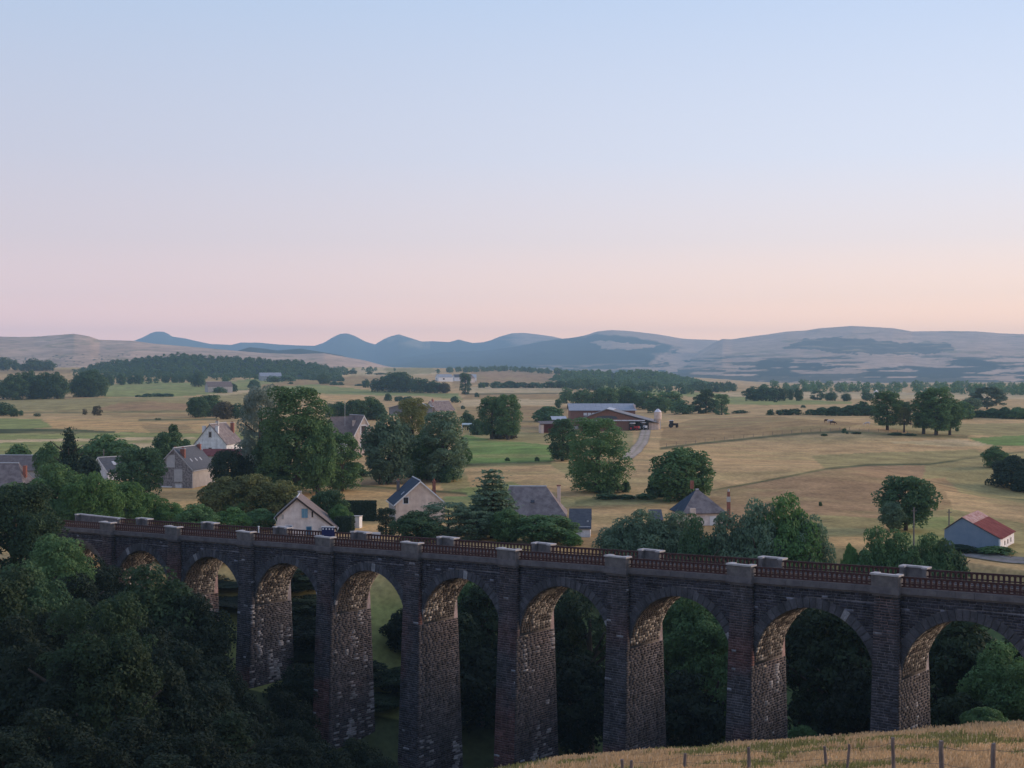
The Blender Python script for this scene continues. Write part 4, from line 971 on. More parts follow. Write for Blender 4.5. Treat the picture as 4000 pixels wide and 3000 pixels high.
# farm: two barns, lean-to, silo, tractors
Yb = 560; q = 10.0
p = W(2228*K4, 796.5, Yb+25); g0 = float(H(p[0], Yb))
fb = tag(empty('barn', (p[0], Yb+25, g0)), 'long blue grey roofed cattle barn behind the timber fronted barn', 'barn')
def z4(y4, Y): return float(W(1106, y4*K4, Y)[2])-g0
Lb = 26.5
zr, ze = z4(1575, 603), z4(1602, 585)
MB().box(0, Lb, 0, 22, -1, ze-.2).build('wall', M['timber'], fb)
npan = 12
for i in range(npan):
    a, b = -.6+(Lb+1.2)*i/npan, -.6+(Lb+1.2)*(i+1)/npan-.03
    MB().slab((a, -.8, ze-.1), (b, -.8, ze-.1), (b, 14, zr), (a, 14, zr), .12).build('roof_panel', M['fibre'], fb)
MB().slab((-.6, 14, zr), (Lb+.6, 14, zr), (Lb+.6, 23, ze), (-.6, 23, ze), .12).build('roof', M['fibre'], fb)
MB().prism([(Lb+.02, ze-.2), (Lb+.3, ze-.2), (Lb+.3, zr-.3), (Lb+.02, zr-.3)], 2, 20).build('gable', M['render_cream'], fb)
for i in range(3): MB().box(5.4+i*1.7, 6.8+i*1.7, -.12, -.02, ze-2.2, ze-1.1).build('window', M['white'], fb)
MB().box(0, Lb, -.06, -.005, -1, 1.2).build('plinth', M['concrete'], fb)
p = W(2262*K4, 796.5, Yb); fb2 = tag(empty('barn', (p[0], Yb, g0), math.radians(-7)), 'wide barn with red timber gable and open tractor bay beside the farm track', 'barn')
wB = 26.3; apx = 10.8; zA = z4(1597, Yb); zE = z4(1636, Yb); zER = z4(1640, Yb)
MB().prism([(0, zE-.4), (wB, zER-.4), (apx, zA-.3)], 0, 20).build('gable', M['timber'], fb2)
nb = 26
for i in range(nb):                                           # upright boards of the gable
    a, b = wB*i/nb+.02, wB*(i+1)/nb-.02; zt_ = min(zE-.4+(zA-zE+.1)*((a+b)/2)/apx if (a+b)/2 < apx else zA-.3-(zA-zER+.1)*((a+b)/2-apx)/(wB-apx), 99)
    if zt_-zE > .1: MB().box(a, b, -.07, -.005, zE-.35, zt_-.12).build('board', M['timber'], fb2)
MB().prism([(6.4, zE+.05), (15.2, zE+.05), (14.4, zE+1.0), (12.6, zE+1.25), (9.2, zE+1.25), (7.2, zE+1.0)], -.12, -.075).build('vent', M['slate'], fb2)
MB().slab((-1.4, -1.0, zE-.7), (apx, -1.0, zA), (apx, 22, zA), (-1.4, 22, zE-.7), .2).build('roof', M['fibre_dark'], fb2)
for i in range(12):
    y0, y1 = -1+23*i/12, -1+23*(i+1)/12-.03; MB().slab((apx, y0, zA), (wB+5.0, y0, zER-1.1), (wB+5.0, y1, zER-1.1), (apx, y1, zA), .14).build('roof_panel', M['fibre_dark'], fb2)
MB().slab((apx, -1.2, zA+.12), (apx+2.6, -1.2, zA-.43), (apx+2.6, 22, zA-.43), (apx, 22, zA+.12), .05).build('ridge_light', M['zinc'], fb2)
MB().box(-1.0, wB-.6, -1.3, -.9, zE-.75, zE-.3).build('gutter_board', M['limewash'], fb2)
MB().box(0, 19.5, .3, 19, -1, zE-.45).build('wall', M['timber'], fb2); MB().box(19.5, wB+4.6, 10, 19, -1, zE-.8).build('back_wall', M['timber_dark'], fb2)
for x in (19.6, 23.0, 26.6): MB().box(x, x+.5, -.2, .3, -1, zE-.4).build('post', M['timber_dark'], fb2)
MB().box(26.6, 31.0, .4, 9.9, -1, zE-1.4).build('side_store', M['render_cream'], fb2)
# open lean-to left of it
p = W(2110*K4, 796.5, Yb-15); g = float(H(p[0], Yb-15)); e = tag(empty('hay_shed', (p[0], Yb-15, g), math.radians(8)), 'open red lean-to shed with pale end post left of the barns', 'shed')
MB().box(.6, 11, 5.0, 5.2, -1, 3.3).build('back_wall', M['red_tile'], e); MB().prism([(.3, -1), (1.4, -1), (1.4, 3.2), (.3, 3.2)], -.2, 5.2).build('end_wall', M['render_cream'], e)
MB().slab((0, -.8, 3.6), (12, -.8, 3.9), (12, 6, 4.7), (0, 6, 4.4), .15).build('roof', M['slate_brown'], e); MB().slab((5.5, 5.5, 5.0), (11.5, 5.5, 5.0), (11.5, 9, 6.2), (5.5, 9, 6.2), .15).build('roof', M['zinc'], e)
# feed silo
p = W(2570*K4, 796.5, Yb-2); g = float(H(p[0], Yb-2)); e = tag(empty('silo', (p[0], Yb-2, g)), 'cream feed silo with hopper on legs at the right end of the barns', 'silo')
zt_ = float(W(1106, 1597*K4, Yb-2)[2])-g
mb = MB(); mb.tube((0, 0, zt_*.52), (0, 0, zt_*.86), 1.45, 1.45, 16); mb.build('body', M['render_cream'], e, smooth=False)
mb = MB(); mb.tube((0, 0, zt_*.86), (0, 0, zt_), 1.45, .35, 16); mb.build('dome', M['limewash'], e)
mb = MB(); mb.tube((0, 0, zt_*.28), (0, 0, zt_*.52), .25, 1.45, 16); mb.build('hopper', M['render_cream'], e)
for i in range(4):
    a = math.pi/4+i*math.pi/2; mb = MB(); mb.tube((1.3*math.cos(a), 1.3*math.sin(a), -.4), (1.3*math.cos(a), 1.3*math.sin(a), zt_*.55), .09, n=6); mb.build('leg', M['zinc'], e)
# tractors
M['tyre'] = pmat('tyre', (.02, .02, .02), (.03, .03, .03), scale=5)
M['red_paint'] = pmat('red_paint', (.35, .02, .03), (.42, .03, .04), scale=2, rough=.4)
def tractor(x4, y4, Y, rot, paint, label):
    p = W(x4*K4, y4*K4, Y); e = tag(empty('tractor', (p[0], Y, float(H(p[0], Y))+.02), rot), label, 'tractor', None)
    b = MB(); b.box(-.45, .45, -2.0, .2, .9, 1.75).box(-.5, .5, .2, 1.6, .8, 1.3); b.build('body', M[paint], e)
    c = MB(); c.box(-.75, .75, .0, 1.5, 1.3, 1.5); [c.box(x-.05, x+.05, y-.05, y+.05, 1.5, 2.75) for x in (-.7, .7) for y in (.05, 1.45)]; c.build('cab', M['tyre'], e)
    MB().box(-.85, .85, -.15, 1.65, 2.75, 2.95).build('cab_roof', M['white'], e); MB().box(-.68, .68, .1, 1.4, 1.5, 2.75).build('cab_glass', M['glass'], e)
    for x, y, r, wd in ((-.95, .9, .9, .5), (.95, .9, .9, .5), (-.8, -1.5, .55, .35), (.8, -1.5, .55, .35)):
        w_ = MB(); w_.tube((x-wd/2, y, r), (x+wd/2, y, r), r, n=16); wo_ = w_.build('wheel', M['tyre'], e)
        w_ = MB(); w_.tube((x-wd/2-.03, y, r), (x+wd/2+.03, y, r), r*.5, n=12); w_.build('rim', M[paint], wo_)
tractor(2478, 1670, 553, math.radians(60), 'red_paint', 'red tractor with white cab roof parked before the open barn bay')
tractor(2516, 1668, 556, math.radians(20), 'white', 'white tractor parked at the right of the open barn bay')
tractor(2630, 1650, 575, math.radians(80), 'timber_dark', 'dark farm vehicle standing in the dry field right of the silo')
# further buildings: farms and hamlet
def small_house(x4, y4, Y, rot, w, Ln, e_, r_, wall, roof, label, group=None, cat='house', name='house'):
    h = House(name, label, cat, x4, Y, rot, w, Ln, e_, e_, w/2, r_, wall, roof, group, over=.3, sink=3)
    h.opening(w*.3, e_*.4, w*.14, e_*.35, 'glass', 'dressing', fw=.15); h.opening(Ln*.3, e_*.4, Ln*.12, e_*.35, 'glass', 'dressing', face='right', fw=.15)
    return h
small_house(1655, 1600, 700, math.radians(-38), 8, 14, 3.2, 7.6, 'render_cream', 'stone_tile', 'cream house with brown tiled roof standing alone above the village trees').chimney(4, 2, 1, .8, .8)
p = W(1517*K4, 796.5, 690); e = tag(empty('barn', (p[0], 690, float(H(p[0], 690))), 0), 'open fronted grey barn with pale roof behind the middle trees', 'barn')
MB().prism([(0, -1), (21, -1), (21, 4.5), (11, 7.0), (0, 4.0)], 3, 14).build('wall', M['fibre_dark'], e); MB().box(8.5, 13.5, 2.8, 2.98, 0, 4.6).build('doorway', M['void'], e)
MB().slab((11, 2, 7.2), (21.6, 2, 4.6), (21.6, 15, 4.6), (11, 15, 7.2), .2).build('roof', M['zinc'], e); MB().slab((-.6, 2, 4.1), (11, 2, 7.2), (11, 15, 7.2), (-.6, 15, 4.1), .2).build('roof', M['fibre_dark'], e); MB().box(3, 18, -1, -.6, -1, 1.4).build('low_wall', M['concrete'], e)
small_house(800, 1492, 1250, math.radians(-60), 9, 22, 5, 9, 'render_grey', 'slate_brown', 'distant pinkish farmhouse with brown roof below the dark wooded ridge')
small_house(1010, 1472, 1750, math.radians(-70), 12, 26, 5, 9, 'fibre', 'fibre', 'distant grey farm shed at the foot of the pale hill field')
for i, (x4, Y, w_, l_, wl_, rf_) in enumerate(((1700, 1950, 10, 22, 'white', 'fibre'), (1722, 2000, 8, 12, 'fibre', 'zinc'), (1768, 2050, 10, 24, 'white', 'slate'), (1800, 1900, 9, 18, 'render_grey', 'slate_brown'), (1815, 2060, 8, 16, 'white', 'zinc'))):
    small_house(x4, 0, Y, math.radians((-60, 20, -70, -40, -80)[i]), w_, l_, 5.5, 9.5, wl_, rf_, ('white hamlet house, leftmost of the far cluster on the hillside', 'pale metal roofed shed in the far hillside hamlet', 'long white barn in the middle of the far hillside hamlet', 'brown roofed stone house lowest in the far hillside hamlet', 'white shed at the right end of the far hillside hamlet')[i], 'buildings of the far hamlet')
small_house(3412, 0, 1500, math.radians(-20), 5, 7, 3, 5.5, 'white', 'limewash', 'tiny white house among far trees on the right plain')
# pale blue pool canopy near the green meadow
p = W(1845*K4, 796.5, 545); g = float(H(p[0], 545)); e = tag(empty('marquee', (p[0], 545, g)), 'pale blue garden canopy behind the bushes at the meadow edge', 'canopy')
M['pale_blue'] = pmat('pale_blue', (.35, .45, .47), (.45, .54, .55), scale=1)
MB().slab((-4, 0, 3.1), (1.8, 0, 3.1), (1.8, 4, 3.5), (-4, 4, 3.5), .25).build('roof', M['pale_blue'], e)
for x in (-3.9, -1.2, 1.5): MB().box(x, x+.2, .1, .3, -.5, 3.0).build('post', M['pale_blue'], e)
p = W(1905*K4, 796.5, 540); g = float(H(p[0], 540)); e = tag(empty('pool', (p[0], 540, g)), 'round topped pale covered pool beside the blue canopy', 'pool')
mb = MB(); mb.prism([(-4.5, -.5), (4.5, -.5), (4.5, .9), (3.9, 1.5), (-3.9, 1.5), (-4.5, .9)], 0, 4); mb.build('cover', M['concrete'], e); MB().box(-4.55, 4.55, -.06, -.004, .35, .7).build('band', M['pale_blue'], e)
# ------------------------------------------------------------------ trees
def leaves(P, Nrm, size, seed, jit=.9, zs=1.0):
    """one bent diamond leaf clump per point: (n,3) centres, rough outward normals, size (n,)"""
    r = np.random.default_rng(seed); n = len(P)
    nn = Nrm+r.normal(0, jit, (n, 3)); nn /= np.linalg.norm(nn, axis=1)[:, None]+1e-9
    a = np.cross(nn, r.normal(0, 1, (n, 3))); a /= np.linalg.norm(a, axis=1)[:, None]+1e-9; b = np.cross(nn, a)
    s = (size*r.uniform(.6, 1.35, n))[:, None]; el = r.uniform(.45, .8, (n, 1))
    a = a*np.array([1, 1, zs]); b = b*np.array([1, 1, zs])
    V = np.stack([P-a*s, P+b*s*el-nn*s*.15, P+a*s, P-b*s*el-nn*s*.15], 1).reshape(-1, 3)
    return V, np.arange(4*n).reshape(n, 4)
ZS = {'tall': .55, 'feather': .55, 'column': .5, 'round': .85, 'bush': 1.2, 'flat': .7}       # crowns are stretched to their height later: keep lobes and leaves round
def crown_points(kind, n, seed):
    """points in a unit crown: x,y in -.5...5, z in 0..1"""
    r = np.random.default_rng(seed)
    if kind in ('fir', 'cedar'):
        P, Nn = [], []; tiers = 20 if kind == 'fir' else 13
        for i in range(tiers):
            z = .05+.93*i/(tiers-1); rad = (.5*(1-z)**.85+.02) if kind == 'fir' else (.5*(1-z**1.7)*r.uniform(.7, 1.05)+.05); nb = max(4, int((11 if kind == 'fir' else 8)*(1-z*.6)))
            for j in range(nb):
                an = 2*math.pi*(j+r.uniform(-.3, .3))/nb; rr = rad*r.uniform(.7, 1.12); m = max(3, int(n/(tiers*9)*(rr/.3)))
                t = r.uniform(.05, 1, m)**.7; wd = (.05+.07*(1-t))*r.normal(0, 1, m)*(1.0 if kind == 'fir' else 1.5)
                x = np.cos(an)*rr*t-np.sin(an)*wd; y = np.sin(an)*rr*t+np.cos(an)*wd
                zz = z+(-.07*t*(1-z*.5) if kind == 'fir' else .03*t-.03*t*t)+r.normal(0, .008 if kind == 'fir' else .012, m)
                P.append(np.stack([x, y, zz], -1)); Nn.append(np.tile((np.cos(an)*.3, np.sin(an)*.3, 1.0), (m, 1)))
        return np.concatenate(P), np.concatenate(Nn)
    nl = {'round': 60, 'tall': 84, 'bush': 36, 'feather': 80, 'flat': 40, 'column': 50}[kind]
    C, R = [], []; near_ = n > 9000
    if near_: nl = int(nl*2.4)
    for i in range(nl):
        v = r.normal(0, 1, 3); v /= np.linalg.norm(v); q = r.uniform(.5, 1.0)
        if kind == 'bush': v[2] = abs(v[2])*.9-.05; c = np.array([v[0]*.40, v[1]*.40, .12+v[2]*.70])*np.array([q*1.05, q*1.05, 1]); rad = r.uniform(.12, .21)
        elif kind == 'feather':
            z = r.uniform(.05, .92); k_ = .42*math.sin(math.pi*min(1, (1-z)*.9+.12))**.8; an = r.uniform(0, 6.28); c = np.array([math.cos(an)*k_*q, math.sin(an)*k_*q, z]); rad = r.uniform(.08, .16)
        elif kind == 'tall':
            z = r.uniform(.0, .95); k_ = .42*(math.sin(math.pi*(z*.80+.14))**.6)*r.uniform(.8, 1.1); an = r.uniform(0, 6.28); c = np.array([math.cos(an)*k_*q, math.sin(an)*k_*q, z]); rad = r.uniform(.10, .22)
        elif kind == 'column':
            z = r.uniform(.05, .95); an = r.uniform(0, 6.28); c = np.array([math.cos(an)*.3*q, math.sin(an)*.3*q, z]); rad = r.uniform(.12, .2)
        elif kind == 'flat':
            z = r.uniform(.15, .9); k_ = .48*math.sin(math.pi*(z*.75+.18)); an = r.uniform(0, 6.28); c = np.array([math.cos(an)*k_*q, math.sin(an)*k_*q, z]); rad = r.uniform(.10, .17)
        else: c = np.array([v[0]*.38*q, v[1]*.38*q, .5+v[2]*.40*q]); rad = r.uniform(.11, .20)
        C.append(c); R.append(rad*(.62 if near_ else 1))
    C = np.array(C); R = np.array(R); pk = r.choice(nl, n, p=R**2/np.sum(R**2))
    v = r.normal(0, 1, (n, 3)); v /= np.linalg.norm(v, axis=1)[:, None]; v[:, 2] = np.where((v[:, 2] < -.3) & (r.random(n) < .6), -v[:, 2], v[:, 2])
    P = C[pk]+v*(R[pk]*r.uniform(.72, 1.05, n)**.6)[:, None]*np.array([1, 1, ZS.get(kind, .8)])
    ok = P[:, 2] > (-.02 if kind == 'bush' else .0); P = P[ok]; v = v[ok]
    ctr = np.array([0, 0, .45]); d = np.sqrt((((P-ctr)/np.array([.5, .5, .55]))**2).sum(1))
    keep = (d > .52) | (r.random(len(P)) < .55)
    v = (v+.4*(P-ctr)/.5)[keep]; P = P[keep]
    P[:, :2] *= .5/np.percentile(np.hypot(P[:, 0], P[:, 1]), 96); lo_ = 0 if kind == 'bush' else np.percentile(P[:, 2], .7)
    P[:, 2] = (P[:, 2]-lo_)/(np.percentile(P[:, 2], 99.5)-lo_)
    return P, v
LOD = {3: (26000, .0185), 2: (15000, .0265), 1: (3000, .050), 0: (460, .095)}
_pro = {}
def crown_mesh(kind, lod, var, mat):
    base = (kind, lod, var)
    if base not in _pro:
            n, sz = LOD[lod]; P, Nn = crown_points(kind, n, 100+var*17+sum(map(ord, kind)))
            f = {'fir': 1.25, 'cedar': 1.35, 'feather': .8}.get(kind, 1.0)
            V, Q = leaves(P, Nn, np.full(len(P), sz*f), var+7, jit=.45 if kind in ('fir', 'cedar') else .75, zs=ZS.get(kind, .8))
            _pro[base] = mesh_np('crown', V, Q, M['leaf_mid'])
    return _pro[base]
def leafy(name, kind, lod, var, mat, parent, loc, rot, scale):
    o = ob(name, crown_mesh(kind, lod, var, mat), parent, loc, rot, scale); o.material_slots[0].link = 'OBJECT'; o.material_slots[0].material = M[mat]; return o
def trunk_mesh(var, th):
    key = ('trunk', var, th)
    if key not in _pro:
        r = random.Random(var); mb = MB(); mb.tube((0, 0, -.06), (.01, .005, .42), .05*th, .032*th, 9, False)
        top = (.01, .005, .42); mb.tube(top, (.02, -.01, .86), .032*th, .008*th, 7)
        for i in range(7):
            a = i*2.4+r.uniform(-.4, .4); z = r.uniform(.28, .6); l = r.uniform(.18, .34)
            mb.tube((.01, .005, z), (math.cos(a)*l, math.sin(a)*l, z+l*.75), .016*th, .005*th, 5)
        _pro[key] = mb.mesh('trunk', M['bark'])
    return _pro[key]
def tree(name, label, cat, x, y, g, wd, ht, kind, mat, lod, group=None, clear=.12, th=1.0, var=0, bare=False, rot=None):
    """clear: share of the height without leaves"""
    rz = random.uniform(0, 6.28) if rot is None else rot
    if lod == 0 or kind == 'bush':
        o = ob(name, None, None, (x, y, g-.03*ht), rz)
        if kind == 'bush' and lod > 0: 
            c = leafy('foliage', kind, lod, var, mat, o, None, None, (wd, wd, ht*1.02)); s_ = MB(); [s_.tube((0, 0, -.1), (wd*.2*math.cos(a), wd*.2*math.sin(a), ht*.6), .05, .015, 5) for a in (0, 2.1, 4.2)]; s_.build('stem', M['bark'], o)
        else:
            bpy.data.objects.remove(o); o = leafy(name, kind, lod, var, mat, None, (x, y, g-.03*ht), rz, (wd, wd, ht*1.03))
    else:
        o = empty(name, (x, y, g), rz)
        leafy('crown', kind, lod, var, mat, o, (0, 0, ht*clear), None, (wd, wd, ht*(1-clear)))
        ob('trunk', trunk_mesh(var % 3, th), o, None, None, (ht*.9, ht*.9, ht*.95))
    return tag(o, label, cat, group)
def lod_for(ptop, pbase): 
    h = pbase-ptop; return 3 if h > 130 else 2 if h > 42 else 1 if h > 14 else 0
def T(px, base, top, wpx, kind, mat, label, name='tree', cat='tree', Y=None, clear=None, th=1.0, var=None, group=None, lod=None):
    """a tree seen at column px whose foot would show at row base and whose top shows at row top"""
    if Y is None: Y = ground_hit(px, base)
    p = W(px, base, Y); g = float(H(p[0], Y)); zt = float(W(px, top, Y)[2]); ht = max(zt-g, .8); wd = wpx/F*Y
    v = (int(px)*7) % 5 if var is None else var
    cl = {'fir': .03, 'cedar': .04, 'bush': 0}.get(kind, .12) if clear is None else clear
    return tree(name, label, cat, float(p[0]), Y, g, wd*1.16, ht, kind, mat, lod_for(top, base) if lod is None else lod, group, cl, th, v)
B = dict(name='bush', cat='bush')
# the village trees, each by its own look
T(562, 1015, 836, 78, 'tall', 'leaf_blue', 'tall silvery blue tree left of the largest dark tree', Y=300)
T(640, 1044, 838, 142, 'tall', 'leaf_mid', 'largest dark green leafy tree in the middle of the village', Y=285, clear=.06)
T(688, 1040, 912, 70, 'round', 'leaf_mid', 'rounded right flank tree leaning against the largest dark tree', Y=282)
T(590, 1040, 930, 76, 'round', 'leaf_dark', 'dark leafy tree at the left foot of the largest tree', Y=290)
T(738, 1032, 936, 74, 'tall', 'leaf_mid', 'oval tree standing in front of the villa gable', Y=292, clear=.05)
T(840, 1015, 897, 94, 'round', 'leaf_grey', 'broad grey green tree right of the villa', Y=310, clear=.04)
T(893, 1000, 862, 74, 'tall', 'leaf_olive', 'tall yellowish green tree behind the grey green trees', Y=345)
T(958, 1015, 890, 92, 'tall', 'leaf_grey', 'tall feathery grey green tree at the right end of the village tree row', Y=315, clear=.04)
T(925, 1015, 930, 80, 'round', 'leaf_mid', 'dark rounded tree between the two grey green trees', Y=318, clear=.03)
T(1000, 1003, 960, 34, 'bush', 'leaf_light', 'pale leafy bush at the edge of the bright green meadow', **B)
T(820, 1047, 985, 50, 'round', 'leaf_grey', 'small lone tree with bare brown trunk on the dry grass', clear=.35, th=.8)
T(968, 1042, 1005, 34, 'bush', 'leaf_dark', 'dark bush at the corner of the dry field', **B); T(900, 1030, 995, 60, 'bush', 'leaf_grey', 'pale grey bush beneath the feathery trees', **B)
T(760, 1030, 1000, 70, 'bush', 'leaf_mid', 'low green bush on the bank left of the lone small tree', **B)
T(700, 1036, 1000, 90, 'bush', 'leaf_dark', 'dark undergrowth bush at the foot of the largest tree', **B); T(870, 1024, 985, 70, 'bush', 'leaf_dark', 'dark bush under the broad grey green tree', **B)
T(955, 1034, 990, 70, 'bush', 'leaf_dark', 'dark low bush under the row end tree', **B)
T(1062, 950, 858, 56, 'tall', 'leaf_mid', 'left of the twin tall trees beside the bright green meadow', Y=500); T(1098, 950, 853, 52, 'tall', 'leaf_mid', 'right of the twin tall trees beside the bright green meadow', Y=495)
T(1215, 1010, 905, 58, 'tall', 'leaf_dark', 'dark narrow tree left of the great rounded tree below the farm', Y=375, clear=.05)
T(1290, 1064, 904, 118, 'tall', 'leaf_mid', 'great rounded tree on the hedge bank below the farm', clear=.03)
T(1318, 1066, 1035, 55, 'bush', 'leaf_dark', 'dark bush on the hedge bank under the great rounded tree', **B); T(1353, 1064, 1040, 20, 'bush', 'leaf_dark', 'tiny dark bush standing alone right of the great rounded tree', **B)
T(1473, 1082, 970, 118, 'round', 'leaf_mid', 'round bright oak tree behind the slate hipped house', clear=.0)
T(1425, 1072, 1030, 50, 'bush', 'leaf_dark', 'dark bush hugging the left foot of the round oak', **B)
T(1957, 1146, 1030, 108, 'round', 'leaf_dark', 'dark round tree with short trunk left of the blue barn', clear=.09)
T(1928, 1150, 1085, 50, 'round', 'leaf_grey', 'pale small tree leaning on the dark round tree', clear=.15)
T(2190, 1052, 985, 90, 'bush', 'leaf_fir', 'dark bush mass in the shady dip at the right edge', **B); T(2150, 1010, 965, 50, 'round', 'leaf_mid', 'green bush top beside the shady dip at the right edge', **B, clear=0)
T(2235, 1062, 1000, 80, 'bush', 'leaf_fir', 'dark bush cut off by the right edge above the barn', **B)
T(1917, 930, 846, 60, 'tall', 'leaf_mid', 'leftmost tall tree of the clump in the cow pasture', clear=.14); T(1953, 934, 880, 26, 'flat', 'leaf_olive', 'thin yellowish tree with bare trunk inside the pasture clump', clear=.3)
T(1995, 938, 846, 52, 'tall', 'leaf_mid', 'grey green middle tree of the pasture clump', clear=.16); T(2022, 941, 838, 64, 'tall', 'leaf_mid', 'tallest tree of the pasture clump', clear=.12); T(2052, 941, 862, 52, 'round', 'leaf_mid', 'right hand tree of the pasture clump', clear=.2)
T(1952, 915, 868, 36, 'round', 'leaf_dark', 'darker tree behind the thin trunk of the pasture clump', Y=640); T(2078, 905, 868, 46, 'bush', 'leaf_mid', 'rounded bush right behind the pasture clump', **B)
T(2132, 884, 836, 74, 'flat', 'leaf_grey', 'hazy wide crowned tree right of the pasture clump'); T(2098, 890, 860, 40, 'round', 'leaf_grey', 'hazy small tree left of the wide crowned one')
T(150, 1006, 920, 66, 'fir', 'leaf_fir', 'dark pointed spruce near the left edge village roofs', name='spruce_tree', Y=290)
T(235, 1006, 940, 108, 'round', 'leaf_mid', 'broad dark garden tree behind the small white gabled house', Y=345, clear=.03); T(105, 1000, 957, 56, 'round', 'leaf_mid', 'round tree left of the spruce', Y=315, clear=.03); T(37, 990, 960, 52, 'round', 'leaf_mid', 'small round tree above the left edge roofs', Y=345, clear=.03)
T(185, 1010, 985, 60, 'bush', 'leaf_fir', 'dark bush between the spruce and the slate roofed white house', **B, Y=300)
T(297, 1056, 968, 96, 'round', 'leaf_dark', 'dark round tree immediately left of the grey stone house', Y=282, clear=.02)
T(362, 990, 934, 62, 'round', 'leaf_dark', 'dark tree rising behind the grey stone house', Y=350, clear=.05); T(374, 950, 917, 26, 'flat', 'leaf_dark', 'small dark tufted treetop above the grey stone house', Y=355, clear=.4)
T(400, 985, 950, 34, 'bush', 'leaf_dark', 'dark bush between the grey and the white house', **B, Y=355)
T(492, 1034, 974, 62, 'round', 'leaf_fir', 'very dark round tree right of the grey stone house', Y=296, clear=0); T(545, 1036, 984, 58, 'round', 'leaf_fir', 'very dark round tree in front of the silvery blue one', Y=298, clear=0); T(520, 1030, 985, 40, 'bush', 'leaf_fir', 'very dark bush between the two very dark round trees', **B, Y=300)
# shrubs in front of the dry field, behind the railing
for i, (px, b_, t_, w_, mt, lb) in enumerate((
    (60, 1165, 1062, 110, 'leaf_mid', 'big green tree at the left edge behind the viaduct end'), (120, 1140, 1006, 130, 'leaf_mid', 'broad green tree rising above its neighbours near the left edge'), (28, 1120, 1045, 80, 'leaf_mid', 'green tree cut off by the left edge below the big roof'),
    (196, 1140, 1026, 110, 'leaf_light', 'light green leafy tree left of the dark round tree'), (262, 1145, 1044, 100, 'leaf_light', 'light green tree below the dark round tree'), (318, 1142, 1066, 80, 'leaf_light', 'yellow green bushy tree at the left end of the dry bank'),
    (165, 1150, 1075, 90, 'leaf_mid', 'mid green bushy tree behind the long parapet wall'), (230, 1150, 1082, 90, 'leaf_grey', 'greyish green bushy tree above the far refuges'), (370, 1150, 1088, 70, 'leaf_light', 'fresh green bush right of the yellow green one'),
    (425, 1152, 1090, 80, 'leaf_mid', 'green bush behind the railing below the grey stone house'), (500, 1155, 1098, 70, 'leaf_light', 'bright low bush behind the railing left of the white gabled house'), (560, 1155, 1100, 70, 'leaf_mid', 'green bush touching the left side of the white gabled house'))):
    T(px, b_, t_, w_, 'round', mt, lb, Y=212+(i % 3)*5, clear=0, lod=3 if i < 9 else 2)
for px, b_, t_, w_, mt, lb in ((480, 1100, 1032, 88, 'leaf_olive', 'olive bush at the left of the shrub row before the dry field'), (548, 1105, 1026, 92, 'leaf_olive', 'tallest olive bush in the middle of the shrub row'), (606, 1108, 1040, 84, 'leaf_olive', 'olive bush at the right of the shrub row'), (520, 1112, 1060, 80, 'leaf_mid', 'darker green bush in front of the olive shrub row'), (590, 1118, 1064, 70, 'leaf_dark', 'dark bush behind the left eave of the white gabled house')):
    T(px, b_, t_, w_, 'round', mt, lb, Y=240, clear=0, lod=2, **B)
T(712, 1125, 1060, 72, 'round', 'leaf_dark', 'dark round garden tree right of the white gabled house', Y=228, clear=.03); T(735, 1140, 1090, 52, 'bush', 'leaf_light', 'bright green bush beside the clipped hedge', Y=222, **B); T(834, 1160, 1098, 38, 'column', 'leaf_fir', 'dark slim evergreen at the corner of the slate roofed house', Y=216, clear=0)
T(900, 1170, 1106, 96, 'round', 'leaf_dark', 'dark round bush in front of the slate roofed house', Y=205, clear=0); T(968, 1168, 1086, 112, 'feather', 'leaf_grey', 'pale feathery willow bush right of the slate roofed house', Y=210, clear=0); T(1020, 1166, 1098, 80, 'feather', 'leaf_grey', 'pale feathery bush beneath the cedar', Y=208, clear=0)
T(1064, 1140, 1016, 116, 'cedar', 'leaf_grey', 'layered blue grey cedar left of the brown hipped roof', name='cedar_tree', Y=212); T(1098, 1165, 1102, 70, 'round', 'leaf_mid', 'green bush at the foot of the cedar', Y=207, clear=0)
T(1178, 1175, 1114, 118, 'round', 'leaf_mid', 'rounded green bush in front of the brown roofed house', Y=206, clear=0); T(1235, 1178, 1150, 40, 'bush', 'leaf_light', 'small light bush at the white outbuilding', Y=203, **B)
